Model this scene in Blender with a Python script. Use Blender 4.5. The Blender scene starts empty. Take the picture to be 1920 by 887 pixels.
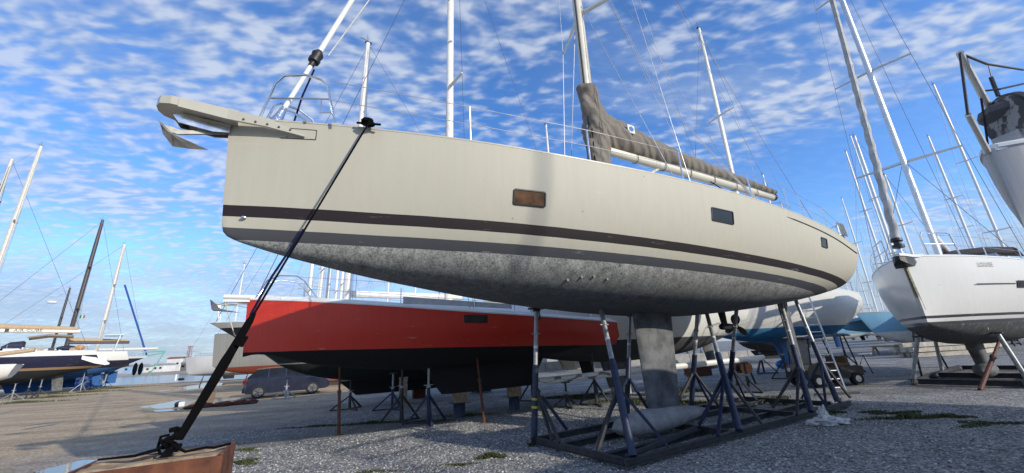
import bpy, math, random
from mathutils import Vector, Matrix
random.seed(7)
R = math.radians
scene = bpy.context.scene
col = scene.collection

# ------------------------------------------------------------------ camera, sky, sun, exposure
FPX, CXP, CYP, CAM_H = 721.0, 960.0, 443.5, 1.6
_u = Vector((830 - CXP, CYP + 1950.0, FPX)).normalized()            # world up seen in camera axes (right, up, forward)
_f = Vector((0, 0, 1)); _y = (_f - _u * _f.dot(_u)).normalized()
_x = _y.cross(_u)
if _x.x < 0: _x = -_x
ROT = Matrix((_x, _y, _u))                                           # camera axes -> world
cam_d = bpy.data.cameras.new('camera'); cam = bpy.data.objects.new('camera', cam_d); col.objects.link(cam)
rt, up, fw = ROT @ Vector((1, 0, 0)), ROT @ Vector((0, 1, 0)), ROT @ Vector((0, 0, 1))
cam.matrix_world = Matrix(((rt.x, up.x, -fw.x, 0), (rt.y, up.y, -fw.y, 0), (rt.z, up.z, -fw.z, CAM_H), (0, 0, 0, 1)))
cam_d.sensor_width = 36; cam_d.lens = 36 * FPX / 1920; cam_d.clip_end = 6000; cam_d.clip_start = 0.05
scene.camera = cam

SUN_EL, SUN_AZ = 22.0, 128.0            # azimuth of the sun measured from +Y towards +X (behind the camera, to the right)
sdir = Vector((math.sin(R(SUN_AZ)) * math.cos(R(SUN_EL)), math.cos(R(SUN_AZ)) * math.cos(R(SUN_EL)), math.sin(R(SUN_EL))))
sun_d = bpy.data.lights.new('sun', 'SUN'); sun_d.energy = 2.1; sun_d.angle = R(0.6); sun_d.color = (1.0, 0.93, 0.80)
sun = bpy.data.objects.new('sun', sun_d); col.objects.link(sun)
sun.rotation_euler = sdir.to_track_quat('Z', 'Y').to_euler()

def mk_world():
    w = bpy.data.worlds.new('World'); scene.world = w; w.use_nodes = True
    nt = w.node_tree; N = nt.nodes; K = nt.links; N.clear()
    def n(t, **kw):
        o = N.new(t)
        for k, v in kw.items(): setattr(o, k, v)
        return o
    def math_(op, a, b=None, c=None, clamp=False):
        m = n('ShaderNodeMath', operation=op); m.use_clamp = clamp
        for i, v in enumerate((a, b, c)):
            if v is None: continue
            if isinstance(v, (int, float)): m.inputs[i].default_value = v
            else: K.new(v, m.inputs[i])
        return m.outputs[0]
    def smooth(v, a, b):
        m = n('ShaderNodeMapRange', interpolation_type='SMOOTHSTEP'); K.new(v, m.inputs[0])
        m.inputs[1].default_value = a; m.inputs[2].default_value = b; return m.outputs[0]
    sky = n('ShaderNodeTexSky', sky_type='NISHITA'); sky.sun_disc = False
    sky.sun_elevation = R(SUN_EL); sky.sun_rotation = R(SUN_AZ); sky.air_density = 1.0; sky.dust_density = 0.35; sky.ozone_density = 2.6
    tc = n('ShaderNodeTexCoord'); sp = n('ShaderNodeSeparateXYZ'); K.new(tc.outputs['Generated'], sp.inputs[0])
    zz = math_('ADD', math_('MAXIMUM', sp.outputs[2], 0.0), 0.10)
    px = math_('DIVIDE', sp.outputs[0], zz); py = math_('DIVIDE', sp.outputs[1], zz)
    cb = n('ShaderNodeCombineXYZ'); K.new(px, cb.inputs[0]); K.new(py, cb.inputs[1])
    def mapped(rot, sc, loc=(0, 0, 0)):
        m = n('ShaderNodeMapping'); K.new(cb.outputs[0], m.inputs[0]); m.inputs['Rotation'].default_value = (0, 0, R(rot))
        m.inputs['Scale'].default_value = sc; m.inputs['Location'].default_value = loc; return m.outputs[0]
    def noise(v, s, det, rough=0.5, dist=0.0):
        t = n('ShaderNodeTexNoise'); K.new(v, t.inputs['Vector']); t.inputs['Scale'].default_value = s
        t.inputs['Detail'].default_value = det; t.inputs['Roughness'].default_value = rough; t.inputs['Distortion'].default_value = dist
        return t.outputs[0]
    # small rippled cloudlets in rows, gathered into larger patches; one clear lane to the right
    wv = n('ShaderNodeTexNoise'); K.new(cb.outputs[0], wv.inputs['Vector']); wv.inputs['Scale'].default_value = 2.2; wv.inputs['Detail'].default_value = 2
    warp = n('ShaderNodeMix', data_type='VECTOR', factor_mode='UNIFORM'); warp.inputs[0].default_value = 0.10; K.new(cb.outputs[0], warp.inputs[4]); K.new(wv.outputs[1], warp.inputs[5])
    base_v = warp.outputs[1]
    def mapped2(rot, sc, loc=(0, 0, 0)):
        m = n('ShaderNodeMapping'); K.new(base_v, m.inputs[0]); m.inputs['Rotation'].default_value = (0, 0, R(rot))
        m.inputs['Scale'].default_value = sc; m.inputs['Location'].default_value = loc; return m.outputs[0]
    rip = noise(mapped2(-20, (14.5, 25.0, 1)), 1.0, 2.0, 0.45)
    rip2 = noise(mapped2(-20, (4.2, 7.2, 1), (3, 1, 0)), 1.0, 3, 0.5)
    big = noise(mapped(15, (1.0, 1.0, 1), (1.4, 0.35, 0)), 0.85, 3, 0.5)
    streak = noise(mapped(-40, (0.55, 1.9, 1), (7.3, 2, 0)), 1.1, 6, 0.60, 0.3)
    q = math_('ADD', math_('ADD', math_('MULTIPLY', px, 0.7), math_('MULTIPLY', py, 0.7)), math_('MULTIPLY', math_('SUBTRACT', rip2, 0.5), 1.1))
    lane = math_('MULTIPLY', math_('MULTIPLY', smooth(q, 1.62, 1.98), math_('SUBTRACT', 1.0, smooth(q, 2.7, 3.3))), smooth(px, 0.25, 0.9))
    mixr = math_('ADD', math_('MULTIPLY', rip, 0.62), math_('MULTIPLY', rip2, 0.38))
    mixl = math_('ADD', mixr, math_('MULTIPLY', smooth(px, 0.1, -1.8), 0.07))
    m1 = smooth(math_('ADD', mixl, math_('MULTIPLY', math_('SUBTRACT', big, 0.5), 0.66)), 0.37, 0.66)
    m1 = math_('ADD', math_('MULTIPLY', m1, 0.64), math_('MULTIPLY', smooth(big, 0.35, 0.6), 0.14))
    m2 = math_('MULTIPLY', math_('MULTIPLY', smooth(streak, 0.44, 0.72), 0.72), smooth(px, -0.2, 1.0))
    m = math_('MAXIMUM', m1, m2)
    m = math_('MULTIPLY', m, math_('SUBTRACT', 1.0, math_('MULTIPLY', lane, 0.93)))
    lowhaze = smooth(sp.outputs[2], 0.26, 0.0)
    hs = n('ShaderNodeHueSaturation'); K.new(sky.outputs[0], hs.inputs['Color']); hs.inputs['Saturation'].default_value = 1.22; hs.inputs['Value'].default_value = 0.93
    tint = n('ShaderNodeMix', data_type='RGBA', blend_type='MULTIPLY'); tint.inputs['Factor'].default_value = 1.0; K.new(hs.outputs[0], tint.inputs['A']); tint.inputs['B'].default_value = (0.86, 0.88, 1.06, 1)
    mx = n('ShaderNodeMix', data_type='RGBA'); K.new(m, mx.inputs['Factor']); K.new(tint.outputs['Result'], mx.inputs['A'])
    cshade = n('ShaderNodeMix', data_type='RGBA'); K.new(smooth(mixr, 0.40, 0.64), cshade.inputs['Factor'])
    cshade.inputs['A'].default_value = (1.30, 1.76, 2.68, 1); cshade.inputs['B'].default_value = (2.75, 2.98, 3.35, 1)
    K.new(cshade.outputs['Result'], mx.inputs['B'])
    hz_ = n('ShaderNodeMix', data_type='RGBA'); K.new(math_('MULTIPLY', lowhaze, 0.85), hz_.inputs['Factor']); K.new(mx.outputs['Result'], hz_.inputs['A']); hz_.inputs['B'].default_value = (1.55, 1.95, 2.50, 1)
    bg = n('ShaderNodeBackground'); K.new(hz_.outputs['Result'], bg.inputs[0]); bg.inputs[1].default_value = 0.14
    out = n('ShaderNodeOutputWorld'); K.new(bg.outputs[0], out.inputs[0])
mk_world()
scene.view_settings.view_transform = 'Standard'; scene.view_settings.look = 'None'
scene.view_settings.exposure = 0.9; scene.view_settings.gamma = 1.0

# ------------------------------------------------------------------ placement helpers (pixel of the 1920 px photograph + a known height or depth)
def ray(px, py): return ROT @ Vector((px - CXP, CYP - py, FPX))
def G(px, py, z=0.0):
    d = ray(px, py); t = (z - CAM_H) / d.z; return Vector((d.x * t, d.y * t, z))
def AT(px, py, Y):
    d = ray(px, py); t = Y / d.y; return Vector((d.x * t, Y, CAM_H + d.z * t))

def PX(p):
    c = ROT.transposed() @ (Vector(p) - Vector((0, 0, CAM_H))); return CXP + FPX * c.x / c.z, CYP - FPX * c.y / c.z

# ------------------------------------------------------------------ materials
MATS = {}
def _nodes(name):
    m = bpy.data.materials.new(name); m.use_nodes = True
    nt = m.node_tree; b = nt.nodes['Principled BSDF']; return m, nt, b
def _noise(nt, scale, det=4, rough=0.6, vec=None, dist=0.0):
    t = nt.nodes.new('ShaderNodeTexNoise'); t.inputs['Scale'].default_value = scale; t.inputs['Detail'].default_value = det
    t.inputs['Roughness'].default_value = rough; t.inputs['Distortion'].default_value = dist
    if vec is None:
        tc = nt.nodes.new('ShaderNodeTexCoord'); vec = tc.outputs['Object']
    nt.links.new(vec, t.inputs['Vector']); return t.outputs[0]
def _ramp(nt, fac, stops):
    r = nt.nodes.new('ShaderNodeValToRGB'); nt.links.new(fac, r.inputs[0]); e = r.color_ramp.elements
    while len(e) < len(stops): e.new(0.5)
    for i, (p, c) in enumerate(stops): e[i].position = p; e[i].color = (*c, 1) if len(c) == 3 else c
    return r.outputs[0]
def _bump(nt, b, h, dist, strength=1.0):
    n = nt.nodes.new('ShaderNodeBump'); n.inputs['Distance'].default_value = dist; n.inputs['Strength'].default_value = strength
    nt.links.new(h, n.inputs['Height']); nt.links.new(n.outputs[0], b.inputs['Normal'])
def _mix(nt, fac, a, b, blend='MIX'):
    m = nt.nodes.new('ShaderNodeMix'); m.data_type = 'RGBA'; m.blend_type = blend
    for s, v in ((0, fac), (6, a), (7, b)):
        if hasattr(v, 'is_linked') or hasattr(v, 'links'): nt.links.new(v, m.inputs[s])
        elif isinstance(v, (int, float)): m.inputs[s].default_value = v
        else: m.inputs[s].default_value = (*v, 1)
    return m.outputs[2]
def _math(nt, op, a, b=0.0):
    m = nt.nodes.new('ShaderNodeMath'); m.operation = op
    for i, v in enumerate((a, b)):
        if isinstance(v, (int, float)): m.inputs[i].default_value = v
        else: nt.links.new(v, m.inputs[i])
    return m.outputs[0]
def mat(name, c, rough=0.5, metal=0.0, var=0.15, scale=6.0, bump=0.0, bscale=None, coat=0.0, c2=None, split=(0.3, 0.7), trans=0.0, det=5, spec=0.5):
    if name in MATS: return MATS[name]
    m, nt, b = _nodes(name)
    lo = tuple(v * (1 - var) for v in c); hi = c2 if c2 else tuple(min(1, v * (1 + var)) for v in c)
    n = _noise(nt, scale, det)
    nt.links.new(_ramp(nt, n, [(split[0], lo), (split[1], hi)]), b.inputs['Base Color'])
    nt.links.new(_ramp(nt, n, [(0.2, (max(0, rough - 0.08),) * 3), (0.8, (min(1, rough + 0.08),) * 3)]), b.inputs['Roughness'])
    b.inputs['Metallic'].default_value = metal; b.inputs['Coat Weight'].default_value = coat; b.inputs['Coat Roughness'].default_value = 0.08
    b.inputs['Transmission Weight'].default_value = trans; b.inputs['Specular IOR Level'].default_value = spec
    if bump: _bump(nt, b, _noise(nt, bscale or scale * 6, 4), bump)
    MATS[name] = m; return m
def hull_mat(name, bands, below, kx=0.0, coat=0.6, rough=0.3, speckle=None, spk=(38.0, 0.45, 0.62), dirt=0.10, fade=None):
    """bands: [(z_threshold, colour)] ascending; 'below' is the antifouling under the first threshold (z measured square to the waterline)."""
    m, nt, b = _nodes(name); tc = nt.nodes.new('ShaderNodeTexCoord'); o = tc.outputs['Object']
    sp = nt.nodes.new('ShaderNodeSeparateXYZ'); nt.links.new(o, sp.inputs[0])
    h = _math(nt, 'ADD', sp.outputs[2], _math(nt, 'MULTIPLY', sp.outputs[0], kx))
    wob = _math(nt, 'MULTIPLY', _math(nt, 'SUBTRACT', _noise(nt, 1.3, 2), 0.5), 0.012); hw = _math(nt, 'ADD', h, wob)
    n1 = _noise(nt, 3.0, 6, 0.65); n2 = _noise(nt, spk[0], 4, 0.7)
    dv = nt.nodes.new('ShaderNodeMapping'); nt.links.new(o, dv.inputs[0]); dv.inputs['Scale'].default_value = (9, 9, 1.3)
    n2 = _math(nt, 'ADD', _math(nt, 'MULTIPLY', n2, 0.62), _math(nt, 'MULTIPLY', _noise(nt, 1.0, 5, 0.62, dv.outputs[0]), 0.38))
    bot = _mix(nt, n1, tuple(v * 0.75 for v in below), tuple(min(1, v * 1.3) for v in below))
    if speckle:
        f = _ramp(nt, n2, [(spk[1], (0, 0, 0)), (spk[2], (1, 1, 1))])
        if fade:                                                     # chalky speckle near the waterline thins out downwards, darker towards the bottom
            mr = nt.nodes.new('ShaderNodeMapRange'); nt.links.new(h, mr.inputs[0]); mr.inputs[1].default_value = fade[0]; mr.inputs[2].default_value = fade[1]
            mr.inputs[3].default_value = fade[2] if len(fade) > 2 else 0.25
            wf = _math(nt, 'MULTIPLY', mr.outputs[0], _math(nt, 'ADD', 0.45, n1)); f = _math(nt, 'MULTIPLY', f, wf)
        bot = _mix(nt, f, bot, speckle)
    cur = bot; first = None
    for z, c in bands:
        gt = _math(nt, 'GREATER_THAN', hw, z)
        if first is None: first = gt
        streak_v = nt.nodes.new('ShaderNodeMapping'); nt.links.new(o, streak_v.inputs[0]); streak_v.inputs['Scale'].default_value = (7, 7, 0.35)
        d = _ramp(nt, _noise(nt, 1.6, 6, 0.6, streak_v.outputs[0]), [(0.3, tuple(v * (1 - dirt) for v in c)), (0.65, c)])
        cur = _mix(nt, gt, cur, d)
    vs = nt.nodes.new('ShaderNodeTexVoronoi'); nt.links.new(o, vs.inputs['Vector']); vs.inputs['Scale'].default_value = 2.3
    spot = _math(nt, 'MULTIPLY', _math(nt, 'LESS_THAN', vs.outputs['Distance'], 0.030), first)
    cur = _mix(nt, _math(nt, 'MULTIPLY', spot, 0.55), cur, (0.06, 0.055, 0.05))
    sv = nt.nodes.new('ShaderNodeMapping'); nt.links.new(o, sv.inputs[0]); sv.inputs['Scale'].default_value = (1.2, 1.2, 9); sv.inputs['Rotation'].default_value = (0, 0.12, 0)
    scf = _ramp(nt, _noise(nt, 1.6, 5, 0.7, sv.outputs[0]), [(0.64, (0, 0, 0)), (0.72, (0.30, 0.30, 0.30))])
    cur = _mix(nt, _math(nt, 'MULTIPLY', scf, first), cur, (0.62, 0.60, 0.55))
    nt.links.new(cur, b.inputs['Base Color'])
    rr = nt.nodes.new('ShaderNodeMapRange'); nt.links.new(first, rr.inputs[0]); rr.inputs[3].default_value = 0.85; rr.inputs[4].default_value = rough
    nt.links.new(_math(nt, 'ADD', rr.outputs[0], _math(nt, 'MULTIPLY', n1, 0.08)), b.inputs['Roughness'])
    cw = nt.nodes.new('ShaderNodeMapRange'); nt.links.new(first, cw.inputs[0]); cw.inputs[4].default_value = coat
    nt.links.new(cw.outputs[0], b.inputs['Coat Weight']); b.inputs['Coat Roughness'].default_value = 0.16
    inv = _math(nt, 'SUBTRACT', 1.0, first)
    _bump(nt, b, _math(nt, 'ADD', _math(nt, 'MULTIPLY', inv, _math(nt, 'MULTIPLY', n2, 0.6)), _math(nt, 'MULTIPLY', _noise(nt, 0.9, 2), 0.8)), 0.006)
    MATS[name] = m; return m

M_alu = lambda: mat('worn_silver_aluminium', (0.62, 0.62, 0.60), 0.38, 0.75, 0.12, 5)
M_white_spar = lambda: mat('white_painted_spar', (0.78, 0.76, 0.70), 0.35, 0.0, 0.08, 3)
M_steel = lambda: mat('polished_stainless', (0.72, 0.72, 0.72), 0.22, 1.0, 0.08, 9)
M_wire = lambda: mat('dark_rigging_wire', (0.10, 0.10, 0.11), 0.45, 0.5, 0.2, 9)
M_wirel = lambda: mat('bright_rigging_wire', (0.45, 0.45, 0.46), 0.4, 0.7, 0.2, 9)
M_black = lambda: mat('black_plastic', (0.015, 0.015, 0.017), 0.5, 0, 0.3, 9)
M_rope_black = lambda: mat('black_braided_rope', (0.0035, 0.0035, 0.004), 0.95, 0, 0.35, 40, 0.004, 120, spec=0.1)
M_rope_white = lambda: mat('dirty_white_rope', (0.55, 0.52, 0.45), 0.8, 0, 0.2, 40, 0.003, 90)
M_white = lambda: mat('white_gelcoat', (0.76, 0.76, 0.74), 0.32, 0, 0.06, 2.5, coat=0.4)
M_deck = lambda: mat('grey_nonskid_deck', (0.55, 0.55, 0.52), 0.7, 0, 0.1, 8, 0.002, 90)
M_glass = lambda: mat('dark_tinted_glass', (0.012, 0.013, 0.015), 0.10, 0, 0.3, 3, spec=0.35)
M_blue_steel = lambda: mat('chipped_navy_steel_paint', (0.010, 0.018, 0.050), 0.5, 0, 0.35, 8, 0.002, 40, c2=(0.022, 0.036, 0.085))
M_dark_steel = lambda: mat('weathered_dark_steel', (0.026, 0.031, 0.042), 0.6, 0.2, 0.35, 7, 0.002, 40, c2=(0.070, 0.066, 0.066))
M_galv = lambda: mat('galvanised_tube', (0.36, 0.37, 0.37), 0.5, 0.55, 0.28, 10, 0.001, 60)
M_rust = lambda: mat('rusty_orange_steel', (0.11, 0.034, 0.018), 0.85, 0, 0.45, 7, 0.004, 40, c2=(0.19, 0.068, 0.032))
M_wood = lambda: mat('weathered_timber', (0.30, 0.20, 0.12), 0.85, 0, 0.4, 9, 0.006, 50, c2=(0.42, 0.32, 0.21))
M_tan = lambda: mat('tan_canvas', (0.42, 0.30, 0.18), 0.85, 0, 0.2, 6)
def M_grey_canvas():
    if 'grey_brown_canvas' in MATS: return MATS['grey_brown_canvas']
    m, nt, b = _nodes('grey_brown_canvas'); tc = nt.nodes.new('ShaderNodeTexCoord'); o = tc.outputs['Object']
    nt.links.new(_ramp(nt, _noise(nt, 2.2, 5, 0.6, o), [(0.3, (0.145, 0.125, 0.102)), (0.7, (0.215, 0.188, 0.155))]), b.inputs['Base Color']); b.inputs['Roughness'].default_value = 0.9
    w = nt.nodes.new('ShaderNodeTexWave'); mp = nt.nodes.new('ShaderNodeMapping'); nt.links.new(o, mp.inputs[0]); mp.inputs['Rotation'].default_value = (0, R(35), 0); nt.links.new(mp.outputs[0], w.inputs['Vector'])
    w.inputs['Scale'].default_value = 1.5; w.inputs['Distortion'].default_value = 5.5; w.inputs['Detail'].default_value = 2.5; w.inputs['Detail Scale'].default_value = 1.2
    _bump(nt, b, _math(nt, 'ADD', _math(nt, 'MULTIPLY', w.outputs['Fac'], 0.8), _math(nt, 'MULTIPLY', _noise(nt, 90, 2, 0.5, o), 0.05)), 0.026)
    MATS['grey_brown_canvas'] = m; return m
M_blue_af = lambda: mat('blue_antifouling', (0.02, 0.10, 0.30), 0.8, 0, 0.3, 5)
M_black_af = lambda: mat('black_antifouling', (0.010, 0.010, 0.011), 0.8, 0, 0.4, 6)
M_grey_af = lambda: mat('patchy_grey_antifouling', (0.085, 0.089, 0.092), 0.75, 0.0, 0.4, 3.2, 0.004, 30, c2=(0.145, 0.15, 0.15), split=(0.35, 0.62))
M_rubber = lambda: mat('black_tyre_rubber', (0.014, 0.014, 0.014), 0.8, 0, 0.3, 20)

# ------------------------------------------------------------------ mesh builder
class MB:
    def __init__(s): s.v = []; s.f = []
    def add(s, vs, fs):
        o = len(s.v); s.v += [tuple(v) for v in vs]; s.f += [tuple(i + o for i in f) for f in fs]; return s
    def box(s, c, sz, rz=0.0):
        x, y, z = (a / 2 for a in sz); cs, sn = math.cos(rz), math.sin(rz); vs = []
        for k in (-z, z):
            for i, j in ((-x, -y), (x, -y), (x, y), (-x, y)): vs.append((c[0] + i * cs - j * sn, c[1] + i * sn + j * cs, c[2] + k))
        return s.add(vs, [(3, 2, 1, 0), (4, 5, 6, 7), (0, 1, 5, 4), (1, 2, 6, 5), (2, 3, 7, 6), (3, 0, 4, 7)])
    def loft(s, rings, closed=True, caps=True):
        n = len(rings[0]); o = len(s.v); vs = [p for r in rings for p in r]; fs = []
        for i in range(len(rings) - 1):
            for j in range(n if closed else n - 1):
                a, b = i * n + j, i * n + (j + 1) % n; fs.append((a, b, b + n, a + n))
        if caps: fs.append(tuple(reversed(range(n)))); fs.append(tuple(range((len(rings) - 1) * n, len(rings) * n)))
        return s.add(vs, fs)
    def tube(s, pts, r, n=8, caps=True, ry=None):
        pts = [Vector(p) for p in pts]; m = len(pts); rr = r if isinstance(r, (list, tuple)) else [r] * m
        t0 = (pts[1] - pts[0]).normalized(); a = Vector((0, 0, 1)) if abs(t0.z) < 0.9 else Vector((1, 0, 0))
        N = (a - t0 * a.dot(t0)).normalized(); rings = []
        for i in range(m):
            t = (pts[min(i + 1, m - 1)] - pts[max(i - 1, 0)]).normalized(); N = (N - t * N.dot(t)).normalized(); B = t.cross(N)
            q = (ry[i] if isinstance(ry, (list, tuple)) else ry) if ry else rr[i]
            rings.append([pts[i] + N * rr[i] * math.cos(2 * math.pi * k / n) + B * q * math.sin(2 * math.pi * k / n) for k in range(n)])
        return s.loft(rings, True, caps)
    def beam(s, p, q, w, h):
        p, q = Vector(p), Vector(q); t = (q - p).normalized(); a = Vector((0, 0, 1)) if abs(t.z) < 0.95 else Vector((1, 0, 0))
        S = t.cross(a).normalized(); U = S.cross(t); rings = []
        for c in (p, q): rings.append([c + S * i * w / 2 + U * j * h / 2 for i, j in ((-1, -1), (1, -1), (1, 1), (-1, 1))])
        return s.loft(rings)
    def ibeam(s, p, q, w, h, tk=0.02):
        p, q = Vector(p), Vector(q); u = Vector((0, 0, 1))
        s.beam(p + u * (h - tk) / 2, q + u * (h - tk) / 2, w, tk); s.beam(p - u * (h - tk) / 2, q - u * (h - tk) / 2, w, tk)
        return s.beam(p, q, tk, h - 2 * tk - 0.002)
    def lathe(s, prof, c=(0, 0, 0), axis='z', n=16):
        rings = []
        for a, r in prof:
            ring = []
            for k in range(n):
                x, y = r * math.cos(2 * math.pi * k / n), r * math.sin(2 * math.pi * k / n)
                ring.append((c[0] + a, c[1] + x, c[2] + y) if axis == 'x' else (c[0] + y, c[1] + a, c[2] + x) if axis == 'y' else (c[0] + x, c[1] + y, c[2] + a))
            rings.append(ring)
        return s.loft(rings)
    def prism(s, poly, y0, y1):                                       # polygon in xz, extruded along y
        n = len(poly)
        return s.add([(x, y0, z) for x, z in poly] + [(x, y1, z) for x, z in poly],
                     [tuple(range(n)), tuple(range(2 * n - 1, n - 1, -1))] + [(i + n, (i + 1) % n + n, (i + 1) % n, i) for i in range(n)])
    def blob(s, c, r, nu=10, nv=7, jit=0.2, seed=0):
        rnd = random.Random(seed); rings = []
        for i in range(nv):
            ph = math.pi * (i + 0.5) / nv; rings.append([(c[0] + r[0] * math.sin(ph) * math.cos(2 * math.pi * k / nu) * (1 + rnd.uniform(-jit, jit)),
                c[1] + r[1] * math.sin(ph) * math.sin(2 * math.pi * k / nu) * (1 + rnd.uniform(-jit, jit)), c[2] - r[2] * math.cos(ph) * (1 + rnd.uniform(-jit, jit) * 0.5)) for k in range(nu)])
        return s.loft(rings)
    def mesh(s, name, m, smooth=True, ang=35):
        me = bpy.data.meshes.new(name); me.from_pydata(s.v, [], s.f); me.update()
        if m: me.materials.append(m)
        if smooth:
            me.polygons.foreach_set('use_smooth', [True] * len(me.polygons))
            try: me.set_sharp_from_angle(angle=R(ang))
            except Exception: pass
        return me
def fix_normals(me):
    import bmesh
    bm = bmesh.new(); bm.from_mesh(me); bmesh.ops.recalc_face_normals(bm, faces=bm.faces); bm.to_mesh(me); bm.free()
def P(root, name, mb, m, smooth=True, label=None, ang=35, kind=None):
    me = mb.mesh(name, m, smooth, ang); fix_normals(me)
    o = bpy.data.objects.new(name, me); col.objects.link(o); o.parent = root
    if label: o['label'] = label
    if kind: o['kind'] = kind
    return o
def T(name, label, cat, loc=(0, 0, 0), rz=0.0, group=None):
    o = bpy.data.objects.new(name, None); col.objects.link(o); o.location = loc; o.rotation_euler = (0, 0, rz); o.empty_display_size = 0.2
    o['label'] = label; o['category'] = cat
    if group: o['group'] = group
    return o
def S(name, mb, m, smooth=False, kind='structure', label=None):
    o = P(None, name, mb, m, smooth); o['kind'] = kind
    if label: o['label'] = label
    return o
def copy_tree(o, parent=None):
    c = o.copy(); col.objects.link(c); c.parent = parent
    for ch in o.children: copy_tree(ch, c)
    return c
def lerp(a, b, t): return a + (b - a) * t
def table(tb, x):
    if x <= tb[0][0]: return tb[0][1]
    for (a, p), (b, q) in zip(tb, tb[1:]):
        if x <= b:
            t = (x - a) / (b - a); return p + (q - p) * t
    return tb[-1][1]
def smooth_table(tb):
    n = len(tb)
    def f(x):
        if x <= tb[0][0]: return tb[0][1]
        if x >= tb[-1][0]: return tb[-1][1]
        for i in range(n - 1):
            if x <= tb[i + 1][0]:
                x0, y0 = tb[i]; x1, y1 = tb[i + 1]; hh = x1 - x0
                m0 = (y1 - tb[i - 1][1]) / (x1 - tb[i - 1][0]) if i else (y1 - y0) / hh
                m1 = (tb[i + 2][1] - y0) / (tb[i + 2][0] - x0) if i + 2 < n else (y1 - y0) / hh
                t = (x - x0) / hh
                return (2 * t ** 3 - 3 * t * t + 1) * y0 + (t ** 3 - 2 * t * t + t) * hh * m0 + (-2 * t ** 3 + 3 * t * t) * y1 + (t ** 3 - t * t) * hh * m1
    return f

# ------------------------------------------------------------------ hulls
def hull_mesh(L, hb, zs, zk, pf, rake=0.0, trake=0.0, nu=44, nv=16, sec=None):
    """x runs aft from the stem, y to starboard/port, z up. hb/zs/zk/pf are functions of u = x / L."""
    us = [(i / nu) ** 1.5 for i in range(nu + 1)]; mb = MB(); rings = []; sheer = []
    for u in us:
        if sec: half = sec(u)
        else:
            half = []
            for i in range(nv + 1):
                ph = (i / nv) ** 1.25 * math.pi / 2; zf = 1 - math.cos(ph); half.append((hb(u) * max(0.0, math.sin(ph)) ** pf(u), zk(u) + (zs(u) - zk(u)) * zf))
        z0, z1 = zk(u), zs(u); ring = []
        def X(z): 
            g = max(0.0, min(1.0, (z1 - z) / max(1e-6, z1 - min(z0, z1 - 0.5)))); return u * L + rake * g * (1 - u) ** 2 - trake * g * max(0, (u - 0.6) / 0.4) ** 2
        ring = [(X(z), -y, z) for y, z in reversed(half)] + [(X(z), y, z) for y, z in half[1:]]
        rings.append(ring); sheer.append((X(z1), half[-1][0], half[-1][1]))
    mb.loft(rings, closed=False, caps=False)
    n = len(rings[0]); o = nu * n; mb.f.append(tuple(range(o, o + n))); mb.f.append(tuple(range(n)))
    return mb, sheer
def deck_mesh(sheer, drop=0.03, camber=0.06, inset=0.03, i0=1):
    mb = MB(); rings = []
    for x, y, z in sheer[i0:]:
        yy = max(0.005, y - inset); rings.append([(x, -yy, z - drop), (x, -yy * 0.5, z - drop + camber * 0.7 * min(1, y)), (x, 0, z - drop + camber * min(1, y)), (x, yy * 0.5, z - drop + camber * 0.7 * min(1, y)), (x, yy, z - drop)])
    return mb.loft(rings, closed=False, caps=False)
def rail_mesh(sheer, side, h=0.05, w=0.04, i0=1):
    return MB().tube([(x, side * max(0.0, y - 0.015), z + h * 0.3) for x, y, z in sheer[i0:]], w * 0.6, 6)
def fin_mesh(top, bot, thick, n=9, steps=5, tthick=None):
    """top=(x0,x1,z) bot=(x0,x1,z): a foil-sectioned fin."""
    rings = []
    for i in range(steps + 1):
        t = i / steps; x0, x1, z = (lerp(top[k], bot[k], t) for k in range(3)); th = lerp(thick, tthick or thick * 0.8, t) / 2; ring = []
        pts = [(k / n) for k in range(n + 1)]
        up = [(x0 + (x1 - x0) * q ** 1.6, th * 2.6 * (0.77 * math.sqrt(max(0, q ** 1.6)) * (1 - q ** 1.6)) + 0.006) for q in pts]
        ring = [(x, y, z) for x, y in up] + [(x, -y, z) for x, y in reversed(up)]
        rings.append(ring)
    return MB().loft(rings)
def bulb_mesh(x0, x1, z, r, flat=0.85, n=18, steps=16):
    rings = []
    for i in range(steps + 1):
        t = i / steps; q = (math.sin(math.pi * min(1, t ** 0.72)) ** 0.62) if 0 < t < 1 else 0.0; rr = max(0.02, r * q)
        rings.append([(lerp(x0, x1, t), rr * math.cos(2 * math.pi * k / n), z + flat * rr * math.sin(2 * math.pi * k / n)) for k in range(n)])
    return MB().loft(rings)
def wire(root, p, q, r=0.006, m=None, name='shroud', sag=0.0):
    p, q = Vector(p), Vector(q)
    if sag: pts = [p.lerp(q, t / 6) - Vector((0, 0, sag * 4 * (t / 6) * (1 - t / 6))) for t in range(7)]
    else: pts = [p, q]
    return P(root, name, MB().tube(pts, r, 5), m or M_wire())
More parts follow.
